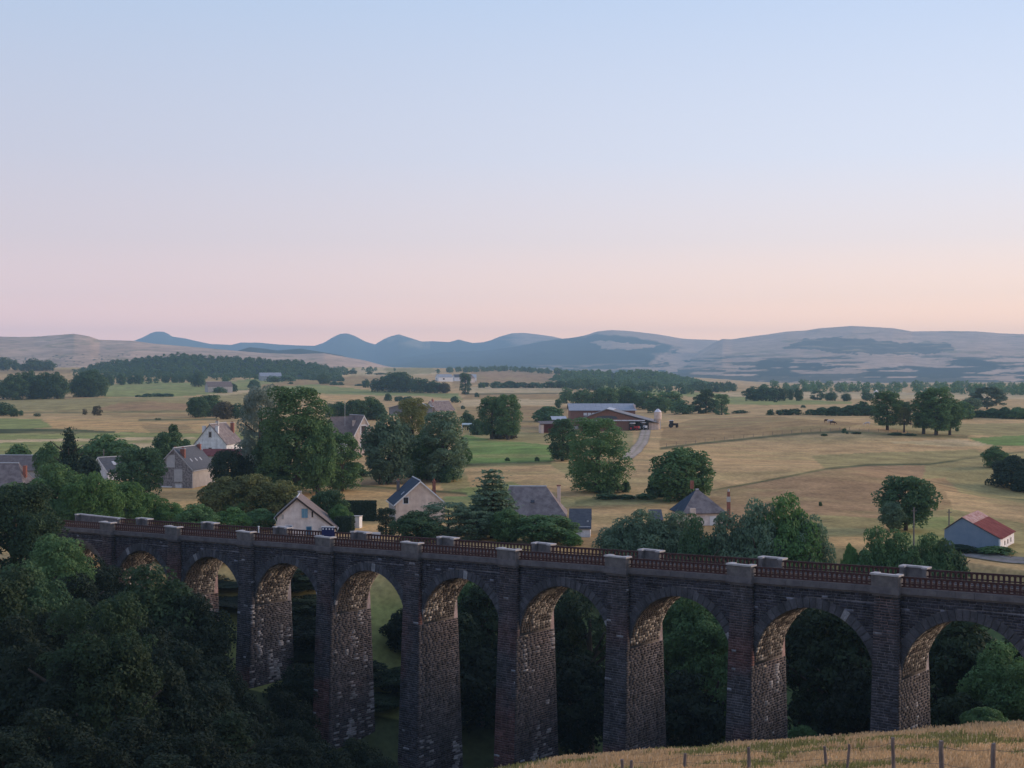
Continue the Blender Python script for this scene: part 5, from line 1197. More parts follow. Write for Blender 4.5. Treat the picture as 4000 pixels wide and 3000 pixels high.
for px, b_, t_, w_, mt, kd, lb in ((1345, 1192, 1128, 78, 'leaf_grey', 'feather', 'feathery bush at the left end of the right willow row'), (1395, 1194, 1112, 96, 'leaf_grey', 'feather', 'tall feathery willow bush left of the slate hipped house'), (1455, 1196, 1118, 90, 'leaf_grey', 'feather', 'feathery willow bush below the slate hipped house'),
                               (1505, 1198, 1128, 70, 'leaf_dark', 'round', 'darker bush under the pink wall of the slate hipped house'), (1575, 1202, 1122, 100, 'leaf_grey', 'feather', 'feathery bush right of the slate hipped house'), (1640, 1206, 1098, 100, 'leaf_grey', 'feather', 'taller feathery willow rising right of the brick chimney stack'),
                               (1690, 1208, 1084, 110, 'leaf_light', 'feather', 'tallest bright feathery willow behind the railing'), (1738, 1212, 1122, 80, 'leaf_grey', 'feather', 'feathery bush at the right end of the willow row'), (1838, 1216, 1188, 42, 'leaf_light', 'bush', 'small yellowish bush by the orange dry grass'),
                               (1895, 1224, 1152, 80, 'leaf_mid', 'round', 'round green bush left of the far right bushes'), (1945, 1226, 1160, 84, 'leaf_mid', 'round', 'wide green bush in the middle of the far right bushes'), (2000, 1228, 1166, 78, 'leaf_mid', 'round', 'green bush right of the wide one'), (2045, 1230, 1176, 60, 'leaf_dark', 'round', 'last dark bush before the road near the blue barn')):
    T(px, b_, t_-6, w_*1.3, 'round' if kd == 'feather' else kd, mt, lb, Y=(188 if px > 1500 else 196)-(8 if px > 1800 else 0), clear=0, lod=3 if b_-t_ > 60 else 2, **B)
T(2075, 1192, 1176, 60, 'bush', 'leaf_fir', 'low dark hedge bush at the left foot of the blue barn', **B); T(2150, 1196, 1180, 70, 'bush', 'leaf_mid', 'low bush below the white end of the blue barn', **B)
# clipped hedges
def hedge(name, label, x4a, x4b, Y, top4, dep, mat, rz=0):
    a = W(x4a*K4, 796.5, Y); b = W(x4b*K4, 796.5, Y); g = float(H(a[0], Y)); zt = float(W(0, top4*K4, Y)[2])-g; wd = b[0]-a[0]; r = np.random.default_rng(5); n = 7000
    P = np.stack([r.uniform(0, wd, n), r.uniform(0, dep, n), r.uniform(-.3, zt, n)], -1); f = r.integers(0, 4, n)
    P[f == 0, 1] = r.normal(0, .05, (f == 0).sum()); P[f == 1, 2] = zt+r.normal(0, .06, (f == 1).sum()); P[f == 2, 0] = wd+r.normal(0, .05, (f == 2).sum()); P[f == 3, 0] = r.normal(0, .05, (f == 3).sum())
    Nn = np.zeros((n, 3)); Nn[f == 0, 1] = -1; Nn[f == 1, 2] = 1; Nn[f == 2, 0] = 1; Nn[f == 3, 0] = -1
    V, Q = leaves(P, Nn, np.full(n, .13), 3, .5); o = empty(name, (a[0], Y, g), rz); tag(o, label, 'hedge'); ob('foliage', mesh_np('foliage', V, Q, M[mat]), o)
    MB().box(.08, wd-.08, .08, dep-.08, -.5, zt-.1).build('branches', M['leaf_fir'], o)
hedge('hedge', 'tall clipped dark hedge behind the tiny white cabin', 1330, 1462, 236, 1962, 3.0, 'leaf_fir'); hedge('hedge', 'square clipped dark hedge touching the white gabled house garden', 1308, 1372, 219, 2022, 2.2, 'leaf_fir', -.1)
# trees around the farm and on the plain: (column, foot, top, width)
def row(items, label, group, mat='leaf_dark', kind='round', name='tree', cat='tree', clear=.02, Yj=0):
    n = len(items); order = ['first', 'second', 'third', 'fourth', 'fifth', 'sixth', 'seventh', 'eighth', 'ninth', 'tenth', 'eleventh', 'twelfth', 'thirteenth', 'fourteenth', 'fifteenth', 'sixteenth', 'seventeenth', 'eighteenth', 'nineteenth', 'twentieth']
    for i, it in enumerate(sorted(items)):
        px, b_, t_, w_ = it[:4]; mt = it[4] if len(it) > 4 else mat; kd = it[5] if len(it) > 5 else kind
        T(px, b_, t_, w_, kd, mt, f'{order[i]} from left {label}', name, cat, clear=clear, group=group, Y=None)
row([(1224, 872, 838, 30), (1206, 882, 862, 14), (1262, 884, 842, 48), (1308, 884, 838, 52), (1350, 882, 836, 58), (1388, 884, 846, 50), (1420, 892, 852, 48, 'leaf_mid'), (1446, 886, 846, 50), (1474, 895, 866, 46, 'leaf_mid'), (1525, 893, 842, 50, 'leaf_dark', 'flat'), (1559, 896, 852, 28, 'leaf_mid', 'column')], 'of the leafy trees lined up behind the farm barns', 'trees behind the farm', 'leaf_mid')
T(1186, 912, 878, 66, 'bush', 'leaf_mid', 'rounded bush left of the open red lean-to', **B); T(1010, 930, 888, 26, 'round', 'leaf_dark', 'small dark tree left of the pale blue canopy', Y=560); T(1030, 925, 905, 30, 'bush', 'leaf_dark', 'dark bush before the pale blue canopy', **B, Y=530)
T(1090, 948, 925, 50, 'bush', 'leaf_brown', 'brownish bush at the foot of the twin tall trees', **B); T(1096, 996, 988, 10, 'bush', 'leaf_dark', 'tiny dark bush left on the bright green meadow', **B); T(1160, 996, 987, 10, 'bush', 'leaf_dark', 'tiny dark bush right on the bright green meadow', **B)
row([(732, 906, 868, 36), (768, 908, 864, 42), (800, 906, 858, 46, 'leaf_mid'), (818, 908, 872, 30), (712, 902, 872, 26, 'leaf_grey')], 'of the trees behind the villa roof', 'trees behind the villa', 'leaf_dark')
row([(428, 902, 858, 44), (452, 900, 854, 50), (482, 906, 868, 44, 'leaf_brown'), (508, 905, 872, 34), (530, 908, 876, 26)], 'of the thick clump left of the silvery blue tree', 'clump in the left fields')
row([(8, 898, 870, 40), (30, 900, 882, 18), (45, 899, 886, 11), (81, 900, 893, 14), (183, 896, 883, 9, 'leaf_brown'), (210, 898, 877, 18, 'leaf_brown', 'flat'), (341, 908, 903, 12)], 'of the scattered small trees in the left fields', 'scattered trees in the left fields')
row([(8, 862, 822, 50), (34, 864, 808, 52), (64, 862, 803, 50), (95, 862, 806, 50), (124, 862, 806, 44), (78, 862, 812, 40), (174, 858, 806, 44), (200, 858, 800, 54), (186, 858, 812, 50), (220, 856, 822, 24, 'leaf_mid')], 'of the big dark trees bounding the left plain', 'big trees of the left plain')
row([(8, 800, 772, 36), (34, 800, 778, 18), (75, 802, 774, 40), (100, 802, 778, 34), (52, 802, 786, 20)], 'of the hazy trees on the far left ridge', 'trees on the far left ridge')
row([(237, 833, 810, 20), (262, 832, 806, 22), (282, 830, 812, 18), (300, 830, 806, 20), (322, 829, 815, 14), (337, 828, 816, 12), (358, 827, 808, 18), (378, 827, 812, 16), (392, 827, 810, 16), (411, 826, 808, 16), (429, 836, 800, 26), (488, 828, 812, 16, 'leaf_mid')], 'of the round trees along the far edge of the green field', 'round trees along the green field')
row([(300, 858, 853, 16), (318, 858, 850, 20), (340, 857, 849, 34), (362, 857, 850, 26)], 'of the dark bushes on the left green field', 'bushes on the left green field', name='bush', cat='bush', kind='bush')
row([(475, 849, 836, 28), (500, 846, 828, 24), (548, 842, 821, 26), (590, 826, 812, 30), (620, 824, 810, 30)], 'of the shrubs between green and tan strips, left middle', 'shrubs in the left middle strips', name='bush', cat='bush', kind='bush')
row([(700, 830, 806, 26, 'leaf_dark', 'round'), (737, 824, 815, 14), (722, 832, 823, 18), (736, 832, 825, 14), (720, 810, 804, 18), (742, 810, 803, 18), (760, 808, 799, 22), (798, 809, 802, 12), (820, 809, 805, 22), (790, 838, 819, 15, 'leaf_dark', 'round'), (628, 830, 825, 10), (775, 834, 829, 16)], 'of the bushes dotting the pale hill fields', 'bushes on the pale hill', name='bush', cat='bush', kind='bush')
row([(815, 846, 818, 30), (840, 847, 806, 44), (862, 847, 804, 46), (884, 848, 810, 34), (908, 849, 817, 36), (940, 849, 822, 34), (926, 849, 826, 24), (960, 850, 826, 24, 'leaf_brown'), (1005, 852, 806, 23, 'leaf_dark', 'column')], 'of the dark grove below the hamlet', 'grove below the hamlet')
row([(838, 866, 850, 16), (862, 867, 856, 20), (882, 867, 856, 20), (983, 870, 856, 17), (1000, 884, 876, 9), (1030, 858, 848, 10), (1040, 838, 826, 14), (960, 874, 869, 12)], 'of the little round bushes above the cream house', 'little bushes above the cream house', name='bush', cat='bush', kind='bush')
row([(1048, 836, 826, 26), (1075, 838, 824, 30), (1100, 838, 823, 30), (1125, 838, 826, 34), (1155, 838, 826, 34), (1185, 838, 824, 34), (1212, 838, 823, 34)], 'of the hedgerow bushes under the reddish hill', 'hedgerow under the reddish hill', name='bush', cat='bush', kind='bush')
row([(1630, 866, 836, 44), (1655, 866, 832, 46), (1680, 866, 834, 40), (1707, 864, 840, 16), (1725, 866, 838, 18), (1766, 864, 844, 28, 'leaf_dark', 'flat'), (1795, 866, 846, 24), (1828, 867, 850, 20), (1874, 866, 844, 26)], 'of the round hedgerow trees on the right plain', 'hedgerow trees on the right plain')
row([(1665, 897, 884, 16), (1692, 897, 884, 32), (1715, 897, 883, 34), (1752, 897, 884, 26), (1775, 897, 880, 36), (1805, 898, 878, 40), (1835, 898, 876, 40), (1862, 898, 868, 40), (1885, 898, 876, 34), (1675, 869, 864, 8), (1735, 881, 875, 10), (1600, 893, 886, 34)], 'of the dark hedge bushes above the cow pasture', 'hedge above the cow pasture', name='bush', cat='bush', kind='bush')
row([(2096, 902, 884, 30), (2118, 902, 886, 30), (2145, 903, 882, 36), (2172, 904, 880, 40), (2200, 905, 880, 40, 'leaf_mid'), (2228, 905, 878, 40)], 'of the hedge bushes at the right edge above the pasture', 'hedge at the right edge', name='bush', cat='bush', kind='bush')
row([(1824, 937, 925, 9), (1830, 938, 932, 5), (1780, 942, 938, 14), (1936, 940, 934, 30), (1965, 942, 936, 26), (2068, 932, 922, 8), (1850, 938, 934, 20), (1700, 1120, 1115, 7), (1772, 1093, 1085, 7)], 'of the small shrubs along the pasture bank', 'shrubs along the pasture bank', name='bush', cat='bush', kind='bush')
row([(420, 788+30, 812, 10), (705, 1046, 1036, 14), (1440, 1075, 1062, 24), (1395, 1078, 1066, 40), (1350, 1078, 1068, 40), (1310, 1078, 1066, 50)], 'of the low bushes on the hedge bank', 'low bushes on the hedge bank', name='bush', cat='bush', kind='bush')
# far woods that read as one mass
def wood_on(hill, n, hts, mat, seed):
    r = np.random.default_rng(seed); me = hill.data; V = np.empty(len(me.vertices)*3, np.float32); me.vertices.foreach_get('co', V); V = V.reshape(-1, 3); V = V[: int(len(V)*.92)]
    V = V[V[:, 2] > np.percentile(V[:, 2], 3)]; P = V[r.choice(len(V), n, replace=False)]; protos = []
    for v in range(4):
        p_, n_ = crown_points('bush', 90, 950+v); protos.append(leaves(p_, n_, np.full(len(p_), .15), v, .6))
    Vs, Qs, b = [], [], 0
    for p in P:
        h = r.uniform(*hts); wd = h*r.uniform(1.0, 1.6); v, q = protos[r.integers(0, 4)]; an = r.uniform(0, 6.28); c, s_ = math.cos(an), math.sin(an); vv = v*np.array([wd, wd, h])
        Vs.append(np.stack([vv[:, 0]*c-vv[:, 1]*s_+p[0], vv[:, 0]*s_+vv[:, 1]*c+p[1], vv[:, 2]+p[2]-.1*h], -1)); Qs.append(q+b); b += len(vv)
    return tag(ob('woods', mesh_np('woods', np.concatenate(Vs), np.concatenate(Qs), M[mat])), kind='stuff')
def wood(name, poly, n, hts, mat, seed, Yr=None, wr=(.8, 1.2), kind='round', lod=None):
    r = np.random.default_rng(seed); P = np.array(poly, float); Vs, Qs = [], []; cnt = 0; tries = 0; b = 0
    protos = []
    for v in range(4):
        p_, n_ = crown_points('bush' if v % 2 else 'round', 140, 900+v); protos.append(leaves(p_, n_, np.full(len(p_), .12), v, .6))
    while cnt < n and tries < n*20:
        tries += 1; px = r.uniform(P[:, 0].min(), P[:, 0].max()); py = r.uniform(P[:, 1].min(), P[:, 1].max())
        if not inpoly(np.array([px]), np.array([py]), poly)[0]: continue
        Y = ground_hit(px, py) if Yr is None else r.uniform(*Yr); p = W(px, py, Y); g = float(H(p[0], Y)) if Yr is None else float(p[2])
        h = r.uniform(*hts); wd = h*r.uniform(*wr); v, q = protos[r.integers(0, 4)]; an = r.uniform(0, 6.28); c, s_ = math.cos(an), math.sin(an)
        vv = v*np.array([wd, wd, h*1.05]); vv = np.stack([vv[:, 0]*c-vv[:, 1]*s_+p[0], vv[:, 0]*s_+vv[:, 1]*c+Y, vv[:, 2]+g-.04*h], -1)
        Vs.append(vv); Qs.append(q+b); b += len(vv); cnt += 1
    return tag(ob(name, mesh_np(name, np.concatenate(Vs), np.concatenate(Qs), M[mat])), kind='stuff')
wood_on(WOODED[0], 1100, (4, 7.5), 'leaf_dark', 1); wood_on(WOODED[1], 800, (4, 7.5), 'leaf_mid', 2)
wood('woods', [(690, 800), (780, 800), (860, 801), (760, 806), (690, 808)], 40, (5, 9), 'leaf_dark', 2)
wood('woods', [(930, 806), (1020, 800), (1090, 799), (1220, 806), (1220, 810), (1100, 803), (1020, 805), (950, 808)], 120, (6, 11), 'leaf_dark', 3)
wood('woods', [(1215, 838), (1290, 832), (1400, 843), (1500, 850), (1500, 853), (1380, 848), (1240, 843)], 70, (6, 11), 'leaf_dark', 4)
wood('woods', [(1480, 842), (1590, 842), (1580, 848), (1490, 848)], 50, (6, 11), 'leaf_dark', 5)
wood('woods', [(1640, 844), (1760, 842), (1900, 845), (2212, 848), (2300, 850), (2300, 855), (2050, 852), (1880, 849), (1700, 848)], 120, (5, 12), 'leaf_mid', 6)
wood('woods', [(1650, 834), (1900, 835), (2300, 837), (2300, 841), (1900, 839), (1650, 837)], 80, (5, 11), 'leaf_mid', 7)
wood('woods', [(150, 812), (330, 814), (480, 818), (640, 818), (640, 822), (480, 823), (330, 819), (180, 816)], 80, (5, 9), 'leaf_dark', 8)
# the ravine: trees before, below and beyond the viaduct
def R(px, top, Y, wd, kind, mat, label, ht=None, lod=3, name='tree', cat='tree', clear=.1, var=None, group=None):
    p = W(px, top, Y); g = float(H(p[0], Y)); h_ = float(p[2])-g
    ch = min(h_, wd*(1.9 if kind in ('tall', 'feather') else 1.6 if kind == 'fir' else 1.25)); clear = max(clear if kind != 'bush' else 0, 1-ch/h_)
    if kind == 'bush': g = g+(h_-ch) if False else g; h_ = min(h_, wd*1.0)
    return tree(name, label, cat, float(p[0]), Y, g, wd*1.08, h_, kind, mat, lod, group, clear, 1.0, int(px) % 5 if var is None else var)
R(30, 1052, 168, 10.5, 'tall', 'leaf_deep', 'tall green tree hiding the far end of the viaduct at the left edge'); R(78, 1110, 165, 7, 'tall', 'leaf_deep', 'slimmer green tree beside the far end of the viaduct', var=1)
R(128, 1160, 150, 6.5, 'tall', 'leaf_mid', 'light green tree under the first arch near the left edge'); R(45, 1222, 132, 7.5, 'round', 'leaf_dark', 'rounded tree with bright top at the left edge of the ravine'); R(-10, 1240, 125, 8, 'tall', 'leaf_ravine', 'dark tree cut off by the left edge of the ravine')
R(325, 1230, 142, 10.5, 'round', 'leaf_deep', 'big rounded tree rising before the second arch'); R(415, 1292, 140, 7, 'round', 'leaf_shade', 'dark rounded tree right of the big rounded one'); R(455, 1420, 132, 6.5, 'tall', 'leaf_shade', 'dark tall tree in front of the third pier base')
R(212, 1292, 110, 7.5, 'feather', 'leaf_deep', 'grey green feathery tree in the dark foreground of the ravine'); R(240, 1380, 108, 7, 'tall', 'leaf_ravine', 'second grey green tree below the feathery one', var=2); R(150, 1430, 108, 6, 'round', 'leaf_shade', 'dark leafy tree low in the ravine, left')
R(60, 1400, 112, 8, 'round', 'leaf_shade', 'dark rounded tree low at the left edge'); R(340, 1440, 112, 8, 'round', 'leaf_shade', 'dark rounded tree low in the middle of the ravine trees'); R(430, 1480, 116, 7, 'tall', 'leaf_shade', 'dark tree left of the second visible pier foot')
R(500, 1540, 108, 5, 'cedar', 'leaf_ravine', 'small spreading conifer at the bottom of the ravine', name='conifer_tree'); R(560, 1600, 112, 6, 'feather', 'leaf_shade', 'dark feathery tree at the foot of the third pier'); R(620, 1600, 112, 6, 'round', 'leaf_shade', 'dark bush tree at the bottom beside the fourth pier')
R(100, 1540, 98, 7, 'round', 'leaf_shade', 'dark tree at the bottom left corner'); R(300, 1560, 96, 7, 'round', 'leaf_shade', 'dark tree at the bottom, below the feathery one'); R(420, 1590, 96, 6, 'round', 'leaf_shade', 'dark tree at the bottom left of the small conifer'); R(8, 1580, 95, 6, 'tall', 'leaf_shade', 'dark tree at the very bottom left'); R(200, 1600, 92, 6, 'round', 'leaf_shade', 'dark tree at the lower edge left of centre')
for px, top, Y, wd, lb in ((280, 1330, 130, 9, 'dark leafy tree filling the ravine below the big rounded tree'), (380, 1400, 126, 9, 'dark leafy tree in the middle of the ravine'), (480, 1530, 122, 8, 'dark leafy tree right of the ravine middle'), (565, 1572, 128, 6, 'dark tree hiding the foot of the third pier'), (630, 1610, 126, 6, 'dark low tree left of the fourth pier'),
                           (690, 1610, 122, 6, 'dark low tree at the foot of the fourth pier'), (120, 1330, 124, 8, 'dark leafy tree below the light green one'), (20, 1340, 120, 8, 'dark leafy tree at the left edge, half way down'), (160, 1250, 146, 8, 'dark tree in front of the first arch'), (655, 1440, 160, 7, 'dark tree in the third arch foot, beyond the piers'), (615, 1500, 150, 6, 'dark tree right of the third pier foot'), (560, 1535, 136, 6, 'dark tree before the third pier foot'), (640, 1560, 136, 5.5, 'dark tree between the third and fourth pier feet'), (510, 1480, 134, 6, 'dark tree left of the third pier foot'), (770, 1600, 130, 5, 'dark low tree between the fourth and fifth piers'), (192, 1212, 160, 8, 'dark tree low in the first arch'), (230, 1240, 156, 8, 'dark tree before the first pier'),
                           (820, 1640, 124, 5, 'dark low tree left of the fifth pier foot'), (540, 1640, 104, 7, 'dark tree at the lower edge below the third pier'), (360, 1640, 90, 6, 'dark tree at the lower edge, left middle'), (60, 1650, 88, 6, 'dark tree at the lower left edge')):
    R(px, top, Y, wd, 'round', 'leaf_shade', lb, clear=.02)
# beyond the viaduct, seen through the arches
k_ = ('seen through the second arch', 'seen through the third arch', 'seen through the fourth arch', 'seen through the fifth arch', 'seen through the sixth arch', 'seen through the seventh arch', 'seen through the eighth arch', 'seen through the ninth arch', 'seen through the tenth arch')
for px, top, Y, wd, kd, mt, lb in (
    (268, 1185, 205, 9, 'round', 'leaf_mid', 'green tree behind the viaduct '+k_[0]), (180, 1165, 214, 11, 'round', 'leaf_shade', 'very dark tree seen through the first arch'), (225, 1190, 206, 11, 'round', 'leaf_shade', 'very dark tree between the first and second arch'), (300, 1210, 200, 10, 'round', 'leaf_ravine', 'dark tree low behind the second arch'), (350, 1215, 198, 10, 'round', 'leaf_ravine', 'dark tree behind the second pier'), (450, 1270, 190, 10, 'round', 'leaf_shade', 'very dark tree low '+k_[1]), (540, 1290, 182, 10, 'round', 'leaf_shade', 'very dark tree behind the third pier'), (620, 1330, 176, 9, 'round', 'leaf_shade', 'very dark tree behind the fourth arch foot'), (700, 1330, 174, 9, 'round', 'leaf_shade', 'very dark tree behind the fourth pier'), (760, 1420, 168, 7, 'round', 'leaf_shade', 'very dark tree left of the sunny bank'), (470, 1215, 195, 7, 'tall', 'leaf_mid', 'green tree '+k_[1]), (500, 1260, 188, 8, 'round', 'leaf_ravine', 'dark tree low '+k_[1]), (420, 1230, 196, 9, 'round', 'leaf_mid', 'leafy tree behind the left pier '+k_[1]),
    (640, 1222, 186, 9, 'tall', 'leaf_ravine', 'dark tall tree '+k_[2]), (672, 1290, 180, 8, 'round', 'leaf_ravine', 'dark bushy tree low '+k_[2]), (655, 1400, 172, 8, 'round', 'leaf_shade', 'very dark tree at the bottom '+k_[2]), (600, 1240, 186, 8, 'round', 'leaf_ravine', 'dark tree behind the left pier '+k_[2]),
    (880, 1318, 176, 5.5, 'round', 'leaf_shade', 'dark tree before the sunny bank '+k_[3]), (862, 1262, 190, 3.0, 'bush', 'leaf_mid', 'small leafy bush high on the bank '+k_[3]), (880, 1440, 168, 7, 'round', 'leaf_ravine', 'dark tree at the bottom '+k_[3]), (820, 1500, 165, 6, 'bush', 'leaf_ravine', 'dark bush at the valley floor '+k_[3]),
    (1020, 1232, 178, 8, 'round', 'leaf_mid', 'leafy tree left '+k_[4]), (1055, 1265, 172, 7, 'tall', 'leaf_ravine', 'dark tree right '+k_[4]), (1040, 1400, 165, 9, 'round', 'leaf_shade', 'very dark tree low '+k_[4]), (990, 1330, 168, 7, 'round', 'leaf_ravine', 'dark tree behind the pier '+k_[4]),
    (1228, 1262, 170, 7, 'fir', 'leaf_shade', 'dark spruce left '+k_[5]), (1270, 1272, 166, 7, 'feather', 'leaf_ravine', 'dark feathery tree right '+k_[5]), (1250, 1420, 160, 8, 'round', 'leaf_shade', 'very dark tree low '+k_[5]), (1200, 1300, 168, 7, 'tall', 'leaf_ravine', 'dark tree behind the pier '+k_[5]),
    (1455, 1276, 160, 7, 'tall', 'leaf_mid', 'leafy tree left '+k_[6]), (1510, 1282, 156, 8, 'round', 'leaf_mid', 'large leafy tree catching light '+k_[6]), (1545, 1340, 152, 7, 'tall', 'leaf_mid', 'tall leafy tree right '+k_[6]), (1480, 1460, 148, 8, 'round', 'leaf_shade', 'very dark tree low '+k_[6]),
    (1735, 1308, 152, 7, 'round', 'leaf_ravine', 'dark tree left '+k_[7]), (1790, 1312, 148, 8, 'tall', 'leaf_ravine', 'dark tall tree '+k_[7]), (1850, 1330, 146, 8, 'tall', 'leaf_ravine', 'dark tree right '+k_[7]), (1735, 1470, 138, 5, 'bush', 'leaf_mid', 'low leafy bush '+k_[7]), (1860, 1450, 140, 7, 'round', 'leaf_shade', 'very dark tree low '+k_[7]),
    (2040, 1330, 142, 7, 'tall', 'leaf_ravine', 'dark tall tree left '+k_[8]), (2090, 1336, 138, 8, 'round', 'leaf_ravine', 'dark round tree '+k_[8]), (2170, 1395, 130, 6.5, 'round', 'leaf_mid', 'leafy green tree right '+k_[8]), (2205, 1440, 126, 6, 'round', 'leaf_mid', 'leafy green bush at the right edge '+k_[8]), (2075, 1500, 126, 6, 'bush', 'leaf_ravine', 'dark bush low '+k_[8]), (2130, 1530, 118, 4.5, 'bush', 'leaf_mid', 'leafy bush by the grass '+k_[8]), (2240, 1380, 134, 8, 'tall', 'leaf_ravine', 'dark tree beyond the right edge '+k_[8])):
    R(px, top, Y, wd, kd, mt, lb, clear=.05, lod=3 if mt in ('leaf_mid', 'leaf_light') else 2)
# ------------------------------------------------------------------ the near meadow: grass, fence
M['grass'] = pmat('grass', .12, scale=.5, attr=True, rough=.9, translucent=.3, spec=.1)
r = np.random.default_rng(11); n = 190000
yy = 34+66*r.random(n)**1.1; xx = (r.random(n)*1.25-.14)*yy*.42
pxg, pyg = proj(xx, yy, H(xx, yy)); ok = (pxg > 900) & (pxg < 2500) & (pyg < 1760); xx, yy = xx[ok], yy[ok]; n = len(xx)
zz = H(xx, yy)-.04
dens = fbm(xx/4, yy/4, 51); hgt = r.uniform(.16, .40, n)*(.5+1.0*fbm(xx/3, yy/3, 77))*(1+.5*np.clip((yy-66)/14, 0, 1))
an = r.uniform(0, 6.28, n); wd = r.uniform(.012, .028, n)*(.7+yy/120); lean = r.normal(0, .16, (n, 2))*hgt[:, None]+np.array([.05, .01])
dx, dy = np.cos(an)*wd, np.sin(an)*wd
tip = np.stack([xx+lean[:, 0], yy+lean[:, 1], zz+hgt], -1)
V = np.stack([np.stack([xx-dx, yy-dy, zz], -1), np.stack([xx+dx, yy+dy, zz], -1), tip+np.stack([dx, dy, 0*dx], -1)*.9, tip-np.stack([dx, dy, 0*dx], -1)*.9-np.array([0, 0, .03])], 1).reshape(-1, 3)
green = (dens > .56)[:, None]
gc = np.where(green, np.array((.25, .24, .09)), np.array((.60, .415, .23)))*r.uniform(.8, 1.2, (n, 1))
gc = np.where((r.random((n, 1)) < .1), np.array((.66, .50, .32)), gc)
gr = ob('grass', mesh_np('grass', V, np.arange(4*n).reshape(n, 4), M['grass'], np.repeat(gc, 4, 0))); tag(gr, kind='stuff')
M['post_wood'] = pmat('post_wood', (.14, .11, .10), (.27, .22, .20), scale=6, bump=.7, stretch=(1, 1, .2))
fence = empty('fence', (11.6, 66, -19)); tag(fence, 'rough wooden post and wire fence crossing the dry grass at the bottom right', 'fence')
PST = [(3882, 2838, 51, .03, .085), (3676, 2866, 55, -.02, .10), (3487, 2880, 60, -.04, .085), (3318, 2907, 63, .09, .06), (3222, 2915, 66, -.06, .075), (2924, 2918, 68, -.03, .085), (2676, 2943, 72, .0, .085), (2466, 2982, 70, .0, .085), (2430, 2977, 72, -.08, .085), (4030, 2850, 50, 0, .08)]
tops = []
for x4, y4, Y, lean, rad in PST:
    p = W(x4*K4, y4*K4, Y); g = float(H(p[0], Y)); h_ = min(max(p[2]-g, .9), 1.7); tops.append((p[0], Y, g, g+h_, lean))
    mb = MB(); prev = None; k = 9
    for i, f in enumerate((-.25, .15, .5, .8, 1.0)):
        cx_ = (1-f)*(-lean)*h_*1.0+random.uniform(-.012, .012); cy_ = random.uniform(-.01, .01); rr = rad*(1.05-.12*f)
        ringv = [(cx_+rr*(1+random.uniform(-.12, .12))*math.cos(2*math.pi*j/k), cy_+rr*math.sin(2*math.pi*j/k), f*h_+(random.uniform(-.03, .01) if f == 1 else 0)) for j in range(k)]
        b = len(mb.v); mb.v += ringv
        if prev is not None: mb.f += [(prev+j, prev+(j+1) % k, b+(j+1) % k, b+j) for j in range(k)]
        prev = b
    mb.f.append(tuple(prev+j for j in range(k)))
    mb.build('post', M['post_wood'], fence, (p[0]-11.6, Y-66, g+19))
M['wire'] = pmat('wire', (.10, .09, .085), (.14, .13, .12), scale=5, rough=.5, metal=.6)
order = sorted(range(len(PST)), key=lambda i: -PST[i][0])
for lv in (.86, .48):
    mb = MB()
    for a, b in zip(order[:-1], order[1:]):
        A, B_ = tops[a], tops[b]; za, zb = A[2]+(A[3]-A[2])*lv, B_[2]+(B_[3]-B_[2])*lv; pts = [(A[0]+(B_[0]-A[0])*q-11.6, A[1]+(B_[1]-A[1])*q-66, za+(zb-za)*q-.10*4*q*(1-q)+19) for q in (0, .33, .67, 1)]
        for u, v in zip(pts[:-1], pts[1:]): mb.tube(u, v, .007, n=4, cap=False)
    mb.build('wire', M['wire'], fence)

# ------------------------------------------------------------------ cows, poles
def cow_mesh(graze):
    hz = 0.45 if graze else 1.42
    J = [((-.85, 0, 1.12), (.27, .30)), ((-.35, 0, 1.10), (.33, .36)), ((.25, 0, 1.08), (.33, .37)), ((.65, 0, 1.12), (.25, .30)), ((.98, 0, (1.0 if graze else 1.3)), (.15, .19)), ((1.28, 0, hz+.1), (.12, .13)), ((1.52, 0, hz-.12), (.075, .08))]
    E = [(i, i+1) for i in range(6)]; Vv = [j[0] for j in J]; Rr = [j[1] for j in J]
    for src, x, s in ((0, -.82, -1), (0, -.78, 1), (3, .60, -1), (3, .66, 1)):
        b = len(Vv); hock = -.09 if x < 0 else .03
        Vv += [(x, s*.17, .82), (x+hock, s*.18, .48), (x, s*.18, .06)]; Rr += [(.13, .14), (.065, .065), (.055, .05)]; E += [(src, b), (b, b+1), (b+1, b+2)]
    b = len(Vv); Vv += [(-1.12, 0, 1.18), (-1.16, 0, .62)]; Rr += [(.04, .04), (.035, .035)]; E += [(0, b), (b, b+1)]
    for s in (-1, 1): b = len(Vv); Vv += [(1.2, s*.20, hz+.22)]; Rr += [(.05, .03)]; E += [(5, b)]
    me = bpy.data.meshes.new('cow'); me.from_pydata(Vv, E, []); o = bpy.data.objects.new('cow_tmp', me); col.objects.link(o)
    m = o.modifiers.new('s', 'SKIN'); o.modifiers.new('u', 'SUBSURF').levels = 1
    for i, v in enumerate(me.skin_vertices[0].data): v.radius = Rr[i]; v.use_root = (i == 1)
    dg = bpy.context.evaluated_depsgraph_get(); out = bpy.data.meshes.new_from_object(o.evaluated_get(dg)); bpy.data.objects.remove(o); out.name = 'cow'; return out
cm = {g: cow_mesh(g) for g in (False, True)}
M['hide_brown'] = pmat('hide_brown', (.035, .015, .012), (.06, .026, .02), scale=3); M['hide_white'] = pmat('hide_white', (.55, .50, .47), (.7, .66, .62), scale=1.2)
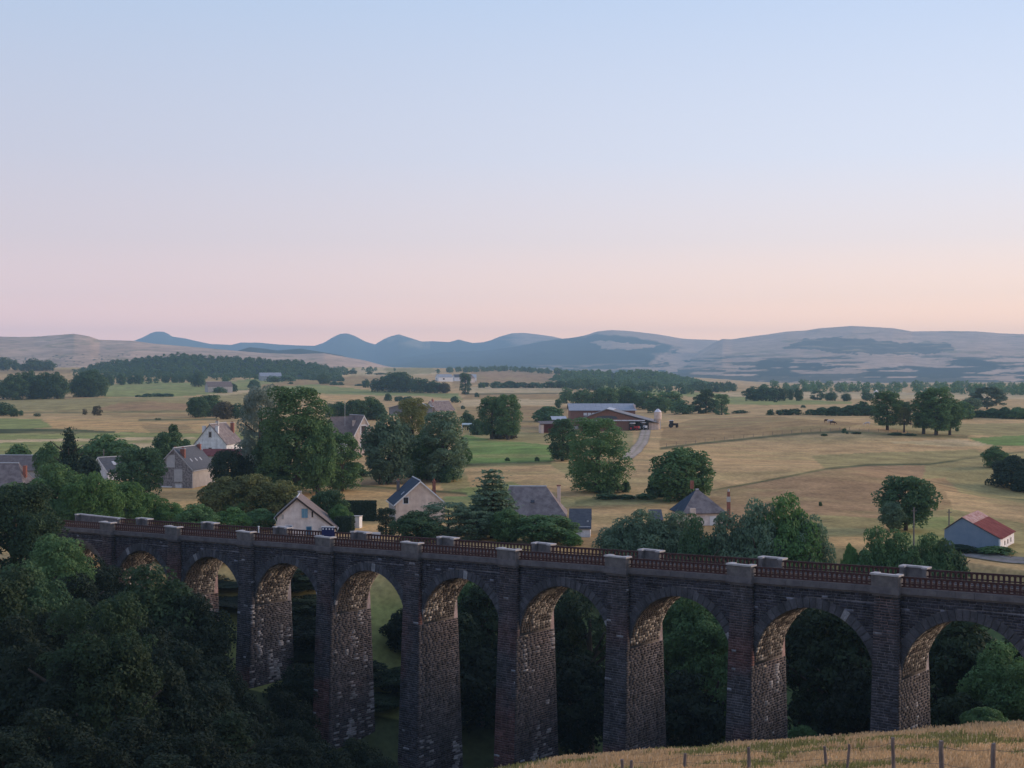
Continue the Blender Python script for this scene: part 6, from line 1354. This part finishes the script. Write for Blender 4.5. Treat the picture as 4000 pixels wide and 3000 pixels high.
for x4, y4, rz, gz, mt, lb in ((3234, 1653, 10, True, 'hide_brown', 'brown cow grazing at the left of the cow trio on the pasture'), (3247, 1655, -25, False, 'hide_white', 'white cow in the middle of the cow trio on the pasture'), (3257, 1660, -10, True, 'hide_brown', 'dark brown cow at the right of the cow trio on the pasture'), (3556, 1668, -8, True, 'hide_brown', 'dark cow grazing below the gap in the pasture tree clump'), (3392, 1664, 170, True, 'hide_white', 'pale cow grazing alone between the cow trio and the pasture tree clump')):
    Y = ground_hit(x4*K4, y4*K4); p = W(x4*K4, 0, Y); me = cm[gz].copy(); me.materials.clear(); me.materials.append(M[mt])
    tag(ob('cow', me, None, (p[0], Y, float(H(p[0], Y))), math.radians(rz)), lb, 'cow', 'cows grazing on the right pasture')
M['pole_wood'] = pmat('pole_wood', (.14, .12, .11), (.24, .21, .19), scale=4, stretch=(1, 1, .1))
for px, base, top, Y, lb in ((1974, 1176, 1096, 188, 'tall wooden utility pole left of the blue barn, before the dark round tree'), (2050, 1146, 1100, 215, 'shorter wooden utility pole just left of the blue barn'), (224, 996, 970, 330, 'thin pole above the small white gabled house')):
    p = W(px, base, Y); g = float(H(p[0], Y)); zt_ = float(W(px, top, Y)[2]); o = empty('utility_pole', (p[0], Y, g)); tag(o, lb, 'pole', 'utility poles')
    mb = MB(); mb.tube((0, 0, -.6), (0, 0, zt_-g), .13, .09, 8); mb.build('pole', M['pole_wood'], o); MB().box(-.35, .35, -.12, -.09, zt_-g-.5, zt_-g-.4).build('crossbar', M['pole_wood'], o)
# far field stakes along the pasture bank
fs = empty('field_fence', tuple(W(1700, 938, 480)))
tag(fs, 'row of thin stakes along the dark bank of the cow pasture', 'fence'); o0 = np.array(fs.location)
for i, px in enumerate(np.linspace(1440, 1960, 26)):
    py = np.interp(px, [1426, 1540, 1659, 1740, 1824, 1970], [968, 954, 942, 935, 931, 940]); Y = ground_hit(px, py); p = W(px, py, Y); g = float(H(p[0], Y)); mb = MB(); mb.tube((0, 0, -.3), (random.uniform(-.1, .1), 0, 1.25), .07, .06, 6); mb.build('stake', M['post_wood'], fs, tuple(np.array((p[0], Y, g))-o0))
